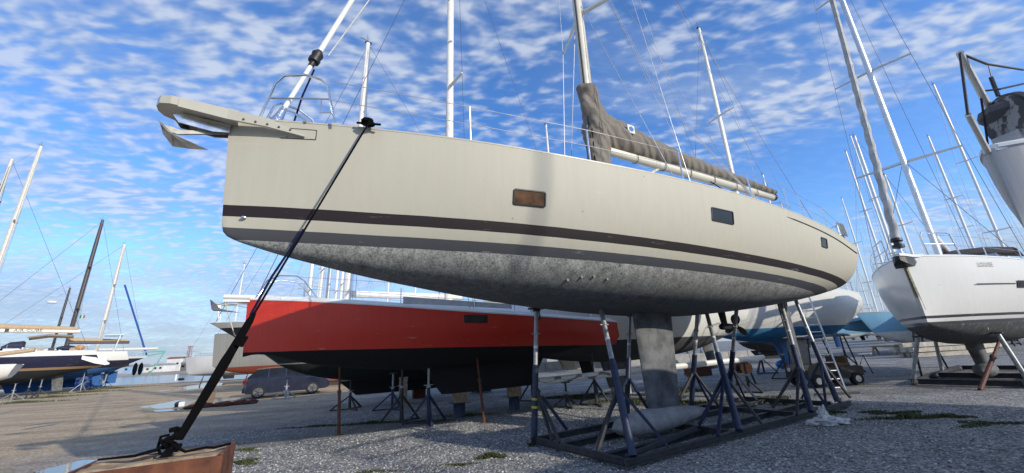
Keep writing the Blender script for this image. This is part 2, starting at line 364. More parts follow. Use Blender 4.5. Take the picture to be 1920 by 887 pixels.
def rig(root, xm, zd, H, r=0.1, mat_=None, spreaders=2, sw=0.8, L=12, bow=(0, 0, 0), stern=None, beam=1.6, wr=0.006, rake=0.012, head=True, lowers=True, furl=None, furl_mat=None, zchain=None):
    m = mat_ or M_white_spar(); top = (xm + rake * H, 0, zd + H)
    mp = P(root, 'mast', MB().tube([(xm, 0, zd), (xm + rake * H * 0.5, 0, zd + H * 0.5), (xm + rake * H * 0.8, 0, zd + H * 0.8), top], [r, r, r * 0.95, r * 0.7], 12, ry=[r * 0.72, r * 0.72, r * 0.68, r * 0.5]), m)
    zc = zchain if zchain is not None else zd
    for k in range(spreaders):
        f = (k + 1) / (spreaders + 1) * 0.93; z = zd + H * f; x = xm + rake * H * f; w = sw * (1 - 0.18 * k)
        for sd in (-1, 1):
            P(root, 'spreader', MB().tube([(x, sd * r * 0.6, z), (x + 0.18 * w, sd * w, z + 0.04)], [0.045 * r / 0.1, 0.028 * r / 0.1], 6), m)
    w1 = sw
    for sd in (-1, 1):
        prev = (xm + 0.15, sd * beam, zc)
        for k in range(spreaders):
            f = (k + 1) / (spreaders + 1) * 0.93; w = sw * (1 - 0.18 * k); q = (xm + rake * H * f + 0.18 * w, sd * w, zd + H * f + 0.04)
            wire(root, prev, q, wr); prev = q
        wire(root, prev, (top[0], sd * 0.05, top[2] - 0.2), wr)
        if lowers and spreaders:
            f = 0.93 / (spreaders + 1); wire(root, (xm + 0.1, sd * beam * 0.95, zc), (xm + rake * H * f, sd * 0.08, zd + H * f - 0.1), wr)
    if bow: wire(root, bow, (top[0], 0, top[2] - 0.15), wr * 1.2 if not furl else furl, furl_mat or M_wire(), 'forestay')
    if stern: wire(root, stern, (top[0], 0, top[2]), wr, name='backstay')
    if head:
        P(root, 'masthead_gear', MB().box((top[0], 0, top[2] + 0.03), (0.28, 0.1, 0.06)).tube([(top[0], 0.03, top[2]), (top[0] - 0.05, 0.03, top[2] + 0.5)], 0.01, 5).tube([(top[0], -0.03, top[2] + 0.1), (top[0] - 0.35, -0.03, top[2] + 0.16)], 0.012, 5), M_black())
    return mp
def stanchions(root, sheer_f, xs, side, h=0.6, r=0.013, wires=True, ends=None, wr=0.005, m=None):
    tops = []
    for x in xs:
        y, z = sheer_f(x); y = side * (y - 0.06); P(root, 'stanchion', MB().tube([(x, y, z - 0.02), (x, y, z + h)], r, 6), m or M_steel()); tops.append((x, y, z + h))
    pts = ([ends[0]] if ends else []) + tops + ([ends[1]] if ends else [])
    if wires:
        P(root, 'lifeline', MB().tube(pts, wr, 5), M_wirel())
        P(root, 'lifeline', MB().tube([(a, b, c - h * 0.48) for a, b, c in pts], wr, 5), M_wirel())

STAND_PROTO = {}
def jack_stand(loc, h, label, color='blue', rz=0.0, group='jack stands', tilt=0.0, spread=0.42, galv=None, pad=True, name='jack_stand'):
    t = T(name, label, 'jack stand', loc, rz, group)
    m = {'blue': M_blue_steel, 'dark': M_dark_steel, 'rust': M_rust, 'galv': M_galv}[color](); g = {'galv': M_galv, None: M_dark_steel, 'rust': M_rust}[galv]()
    hb_ = h * 0.58
    P(t, 'post', MB().tube([(0, 0, 0.03), (0, 0, hb_)], 0.045, 10), m)
    P(t, 'screw_tube', MB().tube([(0, 0, hb_ - 0.02), (tilt * (h - hb_), 0, h - 0.03)], 0.032, 10), g)
    P(t, 'collar', MB().lathe([(-0.03, 0.055), (0.03, 0.055)], (0, 0, hb_)).beam((-0.12, 0, hb_ + 0.03), (0.12, 0, hb_ + 0.03), 0.02, 0.02), M_galv())
    for k in range(3):
        a = 2 * math.pi * k / 3 + 0.4; e = (spread * math.cos(a), spread * math.sin(a), 0.03)
        P(t, 'leg', MB().beam((0, 0, hb_ * 0.78), e, 0.045, 0.045), m)
        P(t, 'foot', MB().beam((0.03 * math.cos(a), 0.03 * math.sin(a), 0.022), (e[0] * 1.05, e[1] * 1.05, 0.022), 0.05, 0.04), m)
    if pad: P(t, 'pad', MB().box((tilt * (h - hb_), 0, h - 0.015), (0.22, 0.16, 0.03)), M_dark_steel())
    return t
def prop(base, top, label, m, group='loose props', r=0.035):
    base, top = Vector(base), Vector(top); t = T('steel_prop', label, 'prop', base, 0, group); d = top - base
    P(t, 'lower_tube', MB().tube([(0, 0, 0.01), d * 0.62], r, 9), m); P(t, 'upper_tube', MB().tube([d * 0.60, d * 0.985], r * 0.72, 9), m)
    P(t, 'collar', MB().tube([d * 0.595, d * 0.63], r * 1.35, 9), m); P(t, 'foot_plate', MB().box((0, 0, 0.008), (0.14, 0.14, 0.016)), m)
    return t

# ------------------------------------------------------------------ setting: ground, water, far shore
def mk_gravel():
    m, nt, b = _nodes('grey_gravel_yard'); tc = nt.nodes.new('ShaderNodeTexCoord'); o = tc.outputs['Object']
    big = _noise(nt, 0.16, 6, 0.62, o); mid = _noise(nt, 1.1, 6, 0.65, o); fine = _noise(nt, 26.0, 3, 0.7, o)
    vo = nt.nodes.new('ShaderNodeTexVoronoi'); nt.links.new(o, vo.inputs['Vector']); vo.inputs['Scale'].default_value = 33
    vsep = nt.nodes.new('ShaderNodeSeparateColor'); nt.links.new(vo.outputs['Color'], vsep.inputs[0])
    stone = _ramp(nt, vsep.outputs[0], [(0.0, (0.10, 0.098, 0.095)), (0.4, (0.235, 0.23, 0.215)), (0.75, (0.40, 0.39, 0.365)), (1.0, (0.56, 0.545, 0.51))])
    dark = _ramp(nt, mid, [(0.35, (0.62, 0.62, 0.65)), (0.6, (1.0, 1.0, 1.0))])
    grey = _mix(nt, 1.0, stone, dark, 'MULTIPLY')
    sandn = _ramp(nt, fine, [(0.3, (0.46, 0.335, 0.20)), (0.7, (0.70, 0.54, 0.345))])
    sandn = _mix(nt, 0.85, sandn, _ramp(nt, vsep.outputs[1], [(0.0, (0.45, 0.44, 0.43)), (0.5, (0.85, 0.85, 0.85)), (1.0, (1.25, 1.25, 1.25))]), 'MULTIPLY')
    sandn = _mix(nt, 0.9, sandn, _ramp(nt, mid, [(0.3, (0.72, 0.71, 0.70)), (0.62, (1.05, 1.05, 1.05))]), 'MULTIPLY')
    # sandier, driven-over soil towards the sea (left / far), greyer stone near the boats
    sp = nt.nodes.new('ShaderNodeSeparateXYZ'); nt.links.new(o, sp.inputs[0])
    k = _math(nt, 'ADD', _math(nt, 'MULTIPLY', sp.outputs[0], -0.085), _math(nt, 'MULTIPLY', _math(nt, 'SUBTRACT', big, 0.5), 1.6))
    mr = nt.nodes.new('ShaderNodeMapRange'); nt.links.new(k, mr.inputs[0]); mr.inputs[1].default_value = 0.45; mr.inputs[2].default_value = 1.05
    c = _mix(nt, mr.outputs[0], grey, sandn)
    # tyre-compacted bands
    mp = nt.nodes.new('ShaderNodeMapping'); nt.links.new(o, mp.inputs[0]); mp.inputs['Rotation'].default_value = (0, 0, R(-22)); mp.inputs['Scale'].default_value = (0.05, 0.8, 1)
    band = _ramp(nt, _noise(nt, 1.0, 5, 0.6, mp.outputs[0]), [(0.36, (0.66, 0.65, 0.64)), (0.54, (1.0, 1.0, 1.0))])
    c = _mix(nt, 0.8, c, band, 'MULTIPLY')
    # thin moss and weeds
    moss = _ramp(nt, _noise(nt, 0.45, 6, 0.7, o), [(0.60, (0, 0, 0)), (0.72, (0.75, 0.75, 0.75))])
    c = _mix(nt, moss, c, (0.075, 0.085, 0.03))
    nt.links.new(c, b.inputs['Base Color']); b.inputs['Roughness'].default_value = 0.92
    _bump(nt, b, _math(nt, 'ADD', _math(nt, 'MULTIPLY', vo.outputs['Distance'], -0.9), _math(nt, 'ADD', fine, _math(nt, 'MULTIPLY', mid, 1.5))), 0.02)
    return m
gravel = mk_gravel()
g = MB()
shore = [(-900, 92), (-130, 66), (-57, 58.8), (-47, 57.4), (-20, 55), (6, 58), (30, 300), (60, 2500)]
poly = [(-900, -400), (2500, -400), (2500, 2500)] + list(reversed(shore))
g.add([(x, y, 0) for x, y in poly], [tuple(range(len(poly)))])
g.add([(x, y, 0) for x, y in shore] + [(x + (-0.2), y + 1.6, -0.75) for x, y in shore], [(i, i + 1, i + 1 + len(shore), i + len(shore)) for i in range(len(shore) - 1)])
S('ground', g, gravel)
def mk_water():
    m, nt, b = _nodes('harbour_water'); b.inputs['Base Color'].default_value = (0.02, 0.06, 0.11, 1); b.inputs['Roughness'].default_value = 0.12
    _bump(nt, b, _noise(nt, 0.9, 4, 0.6), 0.08); return m
S('water', MB().add([(-3000, 40, -0.6), (300, 40, -0.6), (300, 4000, -0.6), (-3000, 4000, -0.6)], [(0, 1, 2, 3)]), mk_water())
# far shore of the harbour
fs = MB(); A = [(-620, 262), (-330, 250), (-210, 268), (-120, 300), (-20, 360)]
fs.add([(x, y, -0.6) for x, y in A] + [(x - 3, y + 6, 1.3) for x, y in A] + [(x - 200, y + 900, 2.0) for x, y in A], [(i + j * 5, i + 1 + j * 5, i + 6 + j * 5, i + 5 + j * 5) for i in range(4) for j in range(2)])
S('far_shore', fs, mat('far_shore_stone', (0.30, 0.28, 0.24), 0.9, 0, 0.3, 0.05))
def far_building(px, pxw, hgt, dist, color, label, roof=None):
    a, b_ = AT(px, 690, dist), AT(px + pxw, 690, dist); w = (b_ - a).length; t = T('harbour_building', label, 'building', (a.x, dist, 1.3))
    P(t, 'wall', MB().box((w / 2, 5, hgt / 2), (w, 10, hgt)), mat('far_wall_%s' % label[:12], color, 0.8, 0, 0.1, 0.3), False)
    P(t, 'roof', MB().prism([(-0.5, hgt), (w + 0.5, hgt), (w * 0.8, hgt + 1.2), (w * 0.2, hgt + 1.2)], -0.4, 10.4), mat('far_roof_%s' % (roof or 'grey'), {'red': (0.3, 0.1, 0.06)}.get(roof, (0.3, 0.31, 0.33)), 0.8), False)
    for k in range(max(2, int(w / 5))):
        P(t, 'window', MB().box((2 + k * (w - 4) / max(1, int(w / 5) - 1), -0.03, hgt * 0.6), (1.6, 0.08, 1.3)), M_glass(), False)
far_building(232, 26, 5, 285, (0.30, 0.45, 0.62), 'low pale blue shed on the far harbour shore')
far_building(262, 20, 4, 290, (0.66, 0.64, 0.58), 'small cream shed on the far shore beside the blue shed')
far_building(286, 20, 4.5, 283, (0.7, 0.69, 0.66), 'low white hall on the far shore under the teal davit')
far_building(310, 26, 9, 300, (0.74, 0.73, 0.70), 'largest white building on the far harbour shore', 'red')
far_building(338, 9, 5, 285, (0.16, 0.14, 0.12), 'dark brown shed at the foot of the lattice tower')
tw = T('lattice_tower', 'slim red and white lattice tower on the far shore', 'tower', (AT(350, 690, 300).x, 300, 1.3))
for k in range(4):
    sx, sy = (-1, 1)[k % 2], (-1, 1)[k // 2]; P(tw, 'corner_leg', MB().beam((sx * 1.3, sy * 1.3, 0), (sx * 0.7, sy * 0.7, 17), 0.3, 0.3), mat('tower_paint', (0.35, 0.2, 0.18), 0.7))
for k in range(8):
    z0, z1 = k * 2.1, k * 2.1 + 2.1; w0, w1 = 1.3 - 0.6 * z0 / 17, 1.3 - 0.6 * z1 / 17; sg = (-1) ** k
    P(tw, 'brace', MB().beam((-w0 * sg, -w0, z0), (w1 * sg, -w1, z1), 0.22, 0.22).beam((-w0, -w0 * sg, z0), (-w1, w1 * sg, z1), 0.2, 0.2), MATS['tower_paint'])
P(tw, 'top_platform', MB().box((0, 0, 17.3), (2.4, 2.4, 0.5)), MATS['tower_paint'])

# ------------------------------------------------------------------ main yacht
MH = R(33.0); MD = Vector((math.cos(MH), math.sin(MH), 0)); MN = Vector((MD.y, -MD.x, 0)); MP = Vector((-3.37, 4.04, 0))
def ML(s, t, z): return MP + MD * s + MN * t + Vector((0, 0, z))
ML_LEN = 13.75
m_zs = smooth_table([(0, 4.50), (0.1, 4.44), (0.32, 4.28), (0.58, 4.17), (0.8, 4.02), (1, 3.80)])
m_zk = smooth_table([(0, 3.16), (0.0015, 3.08), (0.006, 3.02), (0.02, 2.95), (0.06, 2.82), (0.14, 2.63), (0.28, 2.40), (0.42, 2.26), (0.55, 2.20), (0.68, 2.22), (0.82, 2.38), (0.93, 2.56), (1, 2.70)])
m_hb = smooth_table([(0, 0.03), (0.02, 0.16), (0.05, 0.34), (0.1, 0.62), (0.2, 1.10), (0.3, 1.45), (0.42, 1.74), (0.55, 1.93), (0.7, 2.02), (0.85, 1.98), (1, 1.80)])
m_pf = smooth_table([(0, 0.62), (0.15, 0.66), (0.4, 0.6), (0.7, 0.52), (0.9, 0.44), (1, 0.40)])
main = T('sailing_yacht', 'large cream sloop with dark stripe and grey bottom on blue cradle', 'yacht', MP, MH)
WL0, KX = 3.13, 0.037
cream = (0.475, 0.447, 0.355)
main_mat = hull_mat('cream_gelcoat_striped_hull', [(WL0 - 0.13, (0.058, 0.060, 0.067)), (WL0, cream), (WL0 + 0.13, (0.012, 0.0045, 0.0055)), (WL0 + 0.265, cream)], (0.075, 0.080, 0.080), KX,
                    coat=0.0, rough=0.60, speckle=(0.47, 0.47, 0.43), spk=(38.0, 0.36, 0.60), dirt=0.05, fade=(2.40, 2.98, 0.06))
hm, msheer = hull_mesh(ML_LEN, m_hb, m_zs, m_zk, m_pf, rake=0.10, trake=0.30, nu=70, nv=22)
hullo = P(main, 'hull', hm, main_mat, ang=50)
P(main, 'deck', deck_mesh(msheer), M_deck())
def m_sheer(x): u = x / ML_LEN; return m_hb(u), m_zs(u)
for sd in (-1, 1): P(main, 'toe_rail', rail_mesh(msheer, sd, 0.03, 0.035), mat('cream_rail', cream, 0.4))
def hull_y(u, z):
    z0, z1 = m_zk(u), m_zs(u); zf = (z - z0) / (z1 - z0); ph = math.acos(max(0, 1 - zf)); return m_hb(u) * math.sin(ph) ** m_pf(u)
def port_light(x0, x1, z0, z1, inner, lab=None, fr=0.022):
    def ring(off, e):
        pts = []
        cr_ = 0.010 + e
        for x, z in [(cx_ + cr_ * math.cos(a), cz_ + cr_ * math.sin(a)) for cx_, cz_, a0 in ((x1 + e - cr_, z1 + e - cr_, 0), (x0 - e + cr_, z1 + e - cr_, 90), (x0 - e + cr_, z0 - e + cr_, 180), (x1 + e - cr_, z0 - e + cr_, 270)) for a in [R(a0 + 22.5 * q_) for q_ in range(5)]]: pts.append((x, -hull_y(x / ML_LEN, z) - off, z - 0.030 * (x - x0)))
        return pts
    f = P(main, 'hull_window', MB().loft([ring(-0.03, fr), ring(0.010, fr), ring(0.012, 0.004), ring(-0.03, 0.0)], True, False), M_black(), False, lab)
    P(f, 'pane', MB().add(ring(0.0015, 0.002), [tuple(range(20))]), inner, False)
port_light(3.32, 3.74, 3.53, 3.71, mat('amber_brown_tinted_pane', (0.11, 0.055, 0.024), 0.15, 0, 0.6, 5, spec=0.35), 'hull window with warm brown wood showing through')  # pane simply coloured warm brown, no emission
port_light(6.95, 7.50, 3.60, 3.80, M_glass()); port_light(10.92, 11.22, 3.50, 3.68, M_glass())
# sheer accent line aft
P(main, 'accent_line', MB().tube([(x, -hull_y(x / ML_LEN, m_zs(x / ML_LEN) - lerp(0.16, 0.2, (x - 9.4) / 4.2)) - 0.004, m_zs(x / ML_LEN) - lerp(0.16, 0.2, (x - 9.4) / 4.2)) for x in [9.4 + 0.3 * i for i in range(15)]], [0.004] + [0.012] * 14, 6), M_black())
# keel, bulb, rudder, saildrive
kl = P(main, 'keel', fin_mesh((6.73, 7.95, 2.34), (6.82, 7.72, 0.28), 0.22, steps=8), M_grey_af())
P(kl, 'bulb', bulb_mesh(5.84, 8.60, 0.265, 0.265, 0.80), mat('chalky_grey_bulb', (0.25, 0.255, 0.25), 0.8, 0, 0.3, 4, 0.006, 25, c2=(0.37, 0.37, 0.36)))
P(main, 'rudder', fin_mesh((12.75, 13.35, 2.75), (12.95, 13.35, 0.72), 0.12, steps=6), M_grey_af())
sdv = P(main, 'saildrive', fin_mesh((9.72, 10.02, 2.35), (9.80, 10.02, 1.92), 0.10).lathe([(-0.25, 0.02), (-0.2, 0.07), (0.0, 0.08), (0.28, 0.06), (0.33, 0.03)], (9.95, 0, 1.92), 'x'), M_black_af())
def blade(root, c, ang, ln, w, m):
    rings = []; ca, sa = math.cos(ang), math.sin(ang)
    for i in range(7):
        t = i / 6; ww = w * (0.35 + 1.1 * math.sin(math.pi * min(1, t * 0.92 + 0.05)) ** 0.7) if t < 1 else w * 0.25; rr = 0.04 + ln * t; tw_ = 0.7 - 0.35 * t; ring = []
        for a, b_ in ((-ww, 0), (0, 0.012), (ww, 0), (0, -0.012)):
            u_ = a * math.cos(tw_) - b_ * math.sin(tw_); v_ = a * math.sin(tw_) + b_ * math.cos(tw_)
            ring.append((c[0] + v_, c[1] + rr * ca - u_ * sa, c[2] + rr * sa + u_ * ca))
        rings.append(ring)
    P(root, 'blade', MB().loft(rings), m)
pr = P(main, 'propeller', MB().lathe([(0, 0.06), (0.1, 0.065), (0.16, 0.03), (0.18, 0.005)], (10.3, 0, 1.92), 'x'), mat('dull_bronze', (0.09, 0.065, 0.045), 0.5, 0.6, 0.3, 9))
for k in range(3): blade(pr, (10.36, 0, 1.92), R(100 + 120 * k), 0.26, 0.07, MATS['dull_bronze'])
for x, z in ((4.55, 2.62), (4.75, 2.63), (4.35, 2.58), (5.0, 2.6)):
    y = hull_y(x / ML_LEN, z); P(main, 'through_hull', MB().lathe([(-0.012, 0.022), (0.010, 0.018), (0.010, 0.010), (-0.004, 0.010)], (x, -y + 0.006, z), 'y', 10), mat('pale_bronze', (0.20, 0.18, 0.14), 0.6, 0.2))
P(main, 'bow_eye', MB().blob((0.30, -hull_y(0.022, 3.24) - 0.005, 3.235), (0.030, 0.014, 0.018), 10, 7, 0.05, 1), M_steel())
# bowsprit with anchor roller
sprit = [(-0.62, 0.10), (-0.66, 0.0)]
def slab(root, name, outline, z0f, z1f, m):
    n = len(outline); mb = MB(); mb.add([(x, y, z0f(x)) for x, y in outline] + [(x, y, z1f(x)) for x, y in outline], [tuple(range(n)), tuple(range(2 * n - 1, n - 1, -1))] + [(i + n, (i + 1) % n + n, (i + 1) % n, i) for i in range(n)])
    return P(root, name, mb, m, False)
cream_plain = mat('cream_gelcoat', cream, 0.3, 0, 0.05, 2, coat=0.5)
ztop = lambda x: 4.545 - 0.045 * (x + 0.65)
bs = slab(main, 'bowsprit', [(-0.66, -0.05), (-0.62, -0.14), (-0.52, -0.19), (0.1, -0.24), (0.1, 0.24), (-0.52, 0.19), (-0.62, 0.14), (-0.66, 0.05)], lambda x: ztop(x) - 0.10 - 0.02 * (x + 0.66), lambda x: ztop(x), cream_plain)
for sd in (-1, 1):                                                   # side wings bonded onto the topsides
    pts = [(-0.1, 0.20), (0.35, 0.30), (0.78, 0.50)]
    wing = MB().loft([[(x, sd * (y + 0.015), ztop(x) - lo), (x, sd * (y + 0.045), ztop(x) - lo), (x, sd * (y + 0.045), ztop(x) - hi), (x, sd * (y + 0.015), ztop(x) - hi)] for (x, y), lo, hi in (((-0.45, 0.165), 0.125, 0.012), ((0.0, 0.19), 0.14, 0.012), ((0.4, max(0.3, m_hb(0.4 / ML_LEN) - 0.015)), 0.17, 0.055), ((0.80, m_hb(0.80 / ML_LEN) - 0.01), 0.22, 0.20))])
    w_ = P(bs, 'side_wing', wing, cream_plain, False)
    for k in range(5):
        x = 0.16 + 0.12 * k; y = table([(-0.45, 0.165), (0.0, 0.19), (0.4, 0.3), (0.8, m_hb(0.8 / ML_LEN) - 0.01)], x); P(w_, 'bolt', MB().lathe([(-0.01, 0.012), (0.006, 0.012), (0.008, 0.006)], (x, sd * (y + 0.047), ztop(x) - 0.105 - 0.09 * max(0, x)), 'y', 8), M_black()) if sd < 0 else None
# recessed panel outline on the bow
for a, b_ in (((0.50, 4.395), (0.92, 4.375)), ((0.92, 4.375), (0.92, 4.245)), ((0.92, 4.245), (0.55, 4.25))):
    P(main, 'panel_joint', MB().tube([(a[0], -hull_y(a[0] / ML_LEN, a[1]) - 0.001, a[1]), (b_[0], -hull_y(b_[0] / ML_LEN, b_[1]) - 0.001, b_[1])], 0.004, 5), M_black())
rl = P(main, 'anchor_roller', MB().prism([(0.03, 4.40), (0.03, 4.29), (-0.12, 4.26), (-0.44, 4.29), (-0.50, 4.37), (-0.44, 4.40)], -0.075, -0.06).prism([(0.03, 4.40), (0.03, 4.29), (-0.12, 4.26), (-0.44, 4.29), (-0.50, 4.37), (-0.44, 4.40)], 0.06, 0.075).prism([(0.03, 4.36), (0.03, 4.34), (-0.3, 4.345), (-0.3, 4.365)], -0.059, 0.059), M_steel(), False)
P(rl, 'roller_wheel', MB().lathe([(-0.055, 0.05), (-0.03, 0.03), (0.03, 0.03), (0.055, 0.05)], (-0.42, 0, 4.34), 'y', 12), M_black())
galv_anchor = mat('galvanised_anchor_steel', (0.46, 0.44, 0.38), 0.5, 0.5, 0.3, 8)
an = P(main, 'anchor', MB().prism([(0.0, 4.335), (0.0, 4.30), (-0.44, 4.17), (-0.58, 4.20), (-0.60, 4.25), (-0.50, 4.245), (-0.42, 4.225)], -0.015, 0.015), galv_anchor, False)
P(an, 'fluke', MB().add([(-0.62, 0, 4.30), (-0.60, -0.16, 4.22), (-0.60, 0.16, 4.22), (-0.50, -0.19, 4.10), (-0.50, 0.19, 4.10), (-0.50, 0, 4.17), (-0.14, 0, 4.05), (-0.36, -0.10, 4.08), (-0.36, 0.10, 4.08), (-0.3, 0, 4.02)],
  [(0, 1, 5), (0, 5, 2), (1, 3, 5), (2, 5, 4), (3, 7, 5), (5, 8, 4), (7, 6, 5), (5, 6, 8), (1, 0, 3), (3, 9, 7), (7, 9, 6), (9, 8, 6), (9, 4, 8), (3, 0, 9), (0, 4, 9), (0, 2, 4)]), galv_anchor, False)
# pulpit
pm = M_steel(); zb = m_zs(0.04)
for sd in (-1, 1):
    P(main, 'pulpit_leg', MB().tube([(1.10, sd * 0.60, zb - 0.03), (0.98, sd * 0.55, zb + 0.50), (0.9, sd * 0.5, zb + 0.60), (0.72, sd * 0.42, zb + 0.66)], 0.016, 8), pm)
    P(main, 'pulpit_leg', MB().tube([(0.30, sd * 0.17, zb + 0.02), (0.42, sd * 0.26, zb + 0.52), (0.50, sd * 0.32, zb + 0.63), (0.72, sd * 0.42, zb + 0.66)], 0.016, 8), pm)
    P(main, 'pulpit_rail', MB().tube([(0.37, sd * 0.22, zb + 0.32), (1.02, sd * 0.57, zb + 0.30)], 0.012, 7), pm)
    P(main, 'pulpit_step', MB().tube([(1.07, sd * 0.59, zb + 0.12), (0.93, sd * 0.52, zb + 0.10), (0.93, sd * 0.52, zb + 0.31)], 0.010, 6), pm)
    P(main, 'seat_tube', MB().tube([(0.50, sd * 0.16, zb + 0.25), (0.65, sd * 0.30, zb + 0.15), (0.80, sd * 0.42, zb + 0.0)], 0.013, 7), pm)
# furled forestay with drum
top_st = Vector((0.42 + 5.2, 0, 21.0)); f0 = Vector((0.42, 0, 4.45))
fd = (top_st - f0).normalized(); at_ = lambda d: f0 + fd * d
P(main, 'tack_cone', MB().tube([at_(0.0), at_(0.12), at_(0.42)], [0.085, 0.075, 0.034], 12), M_steel())
P(main, 'forestay', MB().tube([at_(0.35), at_(1.28)], 0.030, 10), M_white_spar())
P(main, 'furler_drum', MB().tube([at_(1.22), at_(1.30), at_(1.31), at_(1.36), at_(1.37), at_(1.46), at_(1.47), at_(1.53)], [0.04, 0.04, 0.075, 0.08, 0.065, 0.08, 0.075, 0.04], 14), M_black())
P(main, 'furler_foil', MB().tube([at_(1.5), at_(17.0)], 0.036, 10), M_white_spar())
P(main, 'halyard', MB().tube([at_(1.50) + Vector((0.12, 0, 0)), at_(6) + Vector((0.42, -0.05, 0)), at_(16)], 0.010, 6), M_rope_white())
P(main, 'furling_line', MB().tube([at_(1.18) + Vector((0.06, 0, 0)), at_(0.7) + Vector((0.10, 0.03, 0)), at_(0.1) + Vector((0.20, 0.05, 0))], 0.012, 6), mat('navy_rope', (0.008, 0.011, 0.040), 0.95, spec=0.1))
# mast and standing rigging
XM = 6.22
mast_m = mat('cream_anodised_mast', (0.62, 0.58, 0.47), 0.35, 0.15, 0.06, 2)
P(main, 'mast', MB().tube([(XM, 0, 4.2), (XM + 0.1, 0, 10), (XM + 0.25, 0, 16), (XM + 0.35, 0, 22)], [0.135, 0.135, 0.13, 0.09], 16, ry=[0.10, 0.10, 0.095, 0.06]), mast_m)
P(main, 'mast_track', MB().beam((XM - 0.115, -0.058, 5.0), (XM - 0.015, -0.058, 10.8), 0.03, 0.03), M_black())
for z, w in ((9.38, 1.15), (14.2, 0.9), (18, 0.7)):
    for sd in (-1, 1): P(main, 'spreader', MB().tube([(XM + 0.1, sd * 0.08, z), (XM + 0.1 + w * 0.42, sd * w, z + 0.03)], [0.075, 0.05], 8, ry=[0.025, 0.018]), mast_m)
for sd in (-1, 1):
    wire(main, (XM + 0.5, sd * 1.72, 4.15), (XM + 0.54, sd * 1.15, 9.42), 0.007, M_wirel())
    wire(main, (XM + 0.54, sd * 1.15, 9.42), (XM + 0.5, sd * 0.9, 14.2), 0.007, M_wirel())
    wire(main, (XM + 0.45, sd * 1.55, 4.15), (XM + 0.1, sd * 0.1, 9.6), 0.007, M_wirel())
    wire(main, (13.4, sd * 1.3, 4.0), (9.5, sd * 0.4, 12.5), 0.006, M_wire(), 'backstay')
for k, (dx, dy, mm) in enumerate(((0.14, -0.05, 'red_halyard'), (0.16, 0.0, 'red_halyard'), (0.18, 0.05, 'dark_halyard'))):
    P(main, 'halyard', MB().tube([(XM + dx, dy, 5.4), (XM + 0.28 + 0.02 * k, dy, 16)], 0.010, 6), mat(mm, (0.22, 0.03, 0.06) if mm[0] == 'r' else (0.03, 0.03, 0.05), 0.8))
for dy in (-0.12, 0.0, 0.12): P(main, 'mast_line', MB().tube([(XM - 0.06 + dy, -0.12 - abs(dy) * 0.2, 4.3), (XM - 0.02 + dy * 0.8, -0.12, 5.1), (XM - 0.0 + dy * 0.6, -0.115, 6.2)], 0.011, 6), M_rope_black())
P(main, 'mast_winch', MB().lathe([(0, 0.06), (0.05, 0.065), (0.08, 0.045), (0.14, 0.05), (0.15, 0.03)], (XM - 0.02, -0.14, 4.75), 'y', 14), M_steel())
# boom and stacked sail under its cover
b0, b1 = Vector((XM + 0.22, 0, 5.78)), Vector((12.55, -0.65, 5.46))
P(main, 'boom', MB().tube([b0, b0.lerp(b1, 0.5), b1], [0.11, 0.125, 0.105], 14, ry=[0.085, 0.10, 0.085]), mast_m)
P(main, 'boom_end', MB().tube([b1, b1 + (b1 - b0).normalized() * 0.1], [0.11, 0.09], 12), M_black())
P(main, 'gooseneck', MB().box((XM + 0.16, 0, 5.78), (0.14, 0.08, 0.16)), M_black())
P(main, 'boom_vang', MB().tube([(XM + 0.2, 0, 4.5), (8.2, -0.17, 5.62)], 0.035, 10), mast_m)
P(main, 'vang_rope', MB().tube([(XM + 0.25, 0, 5.5), (XM + 0.7, -0.05, 5.1), (XM + 2.5, -0.2, 4.35)], 0.012, 6), M_rope_black())
def cover():
    rnd = random.Random(4); rings = []; n = 28; bd = (b1 - b0); 
    spine = [(Vector((XM - 0.02, 0, 7.30)), 0.15, 0.17), (Vector((XM + 0.0, 0, 7.15)), 0.20, 0.21), (Vector((XM + 0.02, 0, 6.85)), 0.23, 0.23), (Vector((XM + 0.06, 0, 6.55)), 0.27, 0.26)]
    # collar around the mast, then along the boom
    out = []
    steps = 60
    for i in range(steps + 1):
        t = i / steps
        c = b0.lerp(b1, t * 1.0)
        hgt = table([(0, 0.80), (0.04, 0.92), (0.10, 0.86), (0.2, 0.70), (0.4, 0.51), (0.6, 0.40), (0.85, 0.29), (1, 0.22)], t); wid = table([(0, 0.22), (0.08, 0.28), (0.3, 0.25), (0.7, 0.20), (1, 0.16)], t)
        ring = []
        for k in range(n):
            a = 2 * math.pi * k / n; yy = wid * math.sin(a) * (1 - 0.35 * max(0, math.cos(a))); zz_ = hgt * (0.5 + 0.5 * math.cos(a)) + 0.02
            fold = 0.030 * math.sin(a * 3 + t * 60 + 2 * math.sin(t * 19)) * max(0.25, 1.1 - 1.6 * t) + 0.026 * math.sin(a * 5 - t * 120 + 3 * math.sin(a)) * max(0.2, 1.1 - 1.5 * t) + rnd.uniform(-0.004, 0.004)
            yy *= 1 + fold * 3.2; zz_ *= 1 + fold * 1.1
            ring.append(c + Vector((0.0, yy, zz_)))
        rings.append(ring)
    return MB().loft(rings)
cv = P(main, 'sail_cover', cover(), M_grey_canvas(), ang=80)
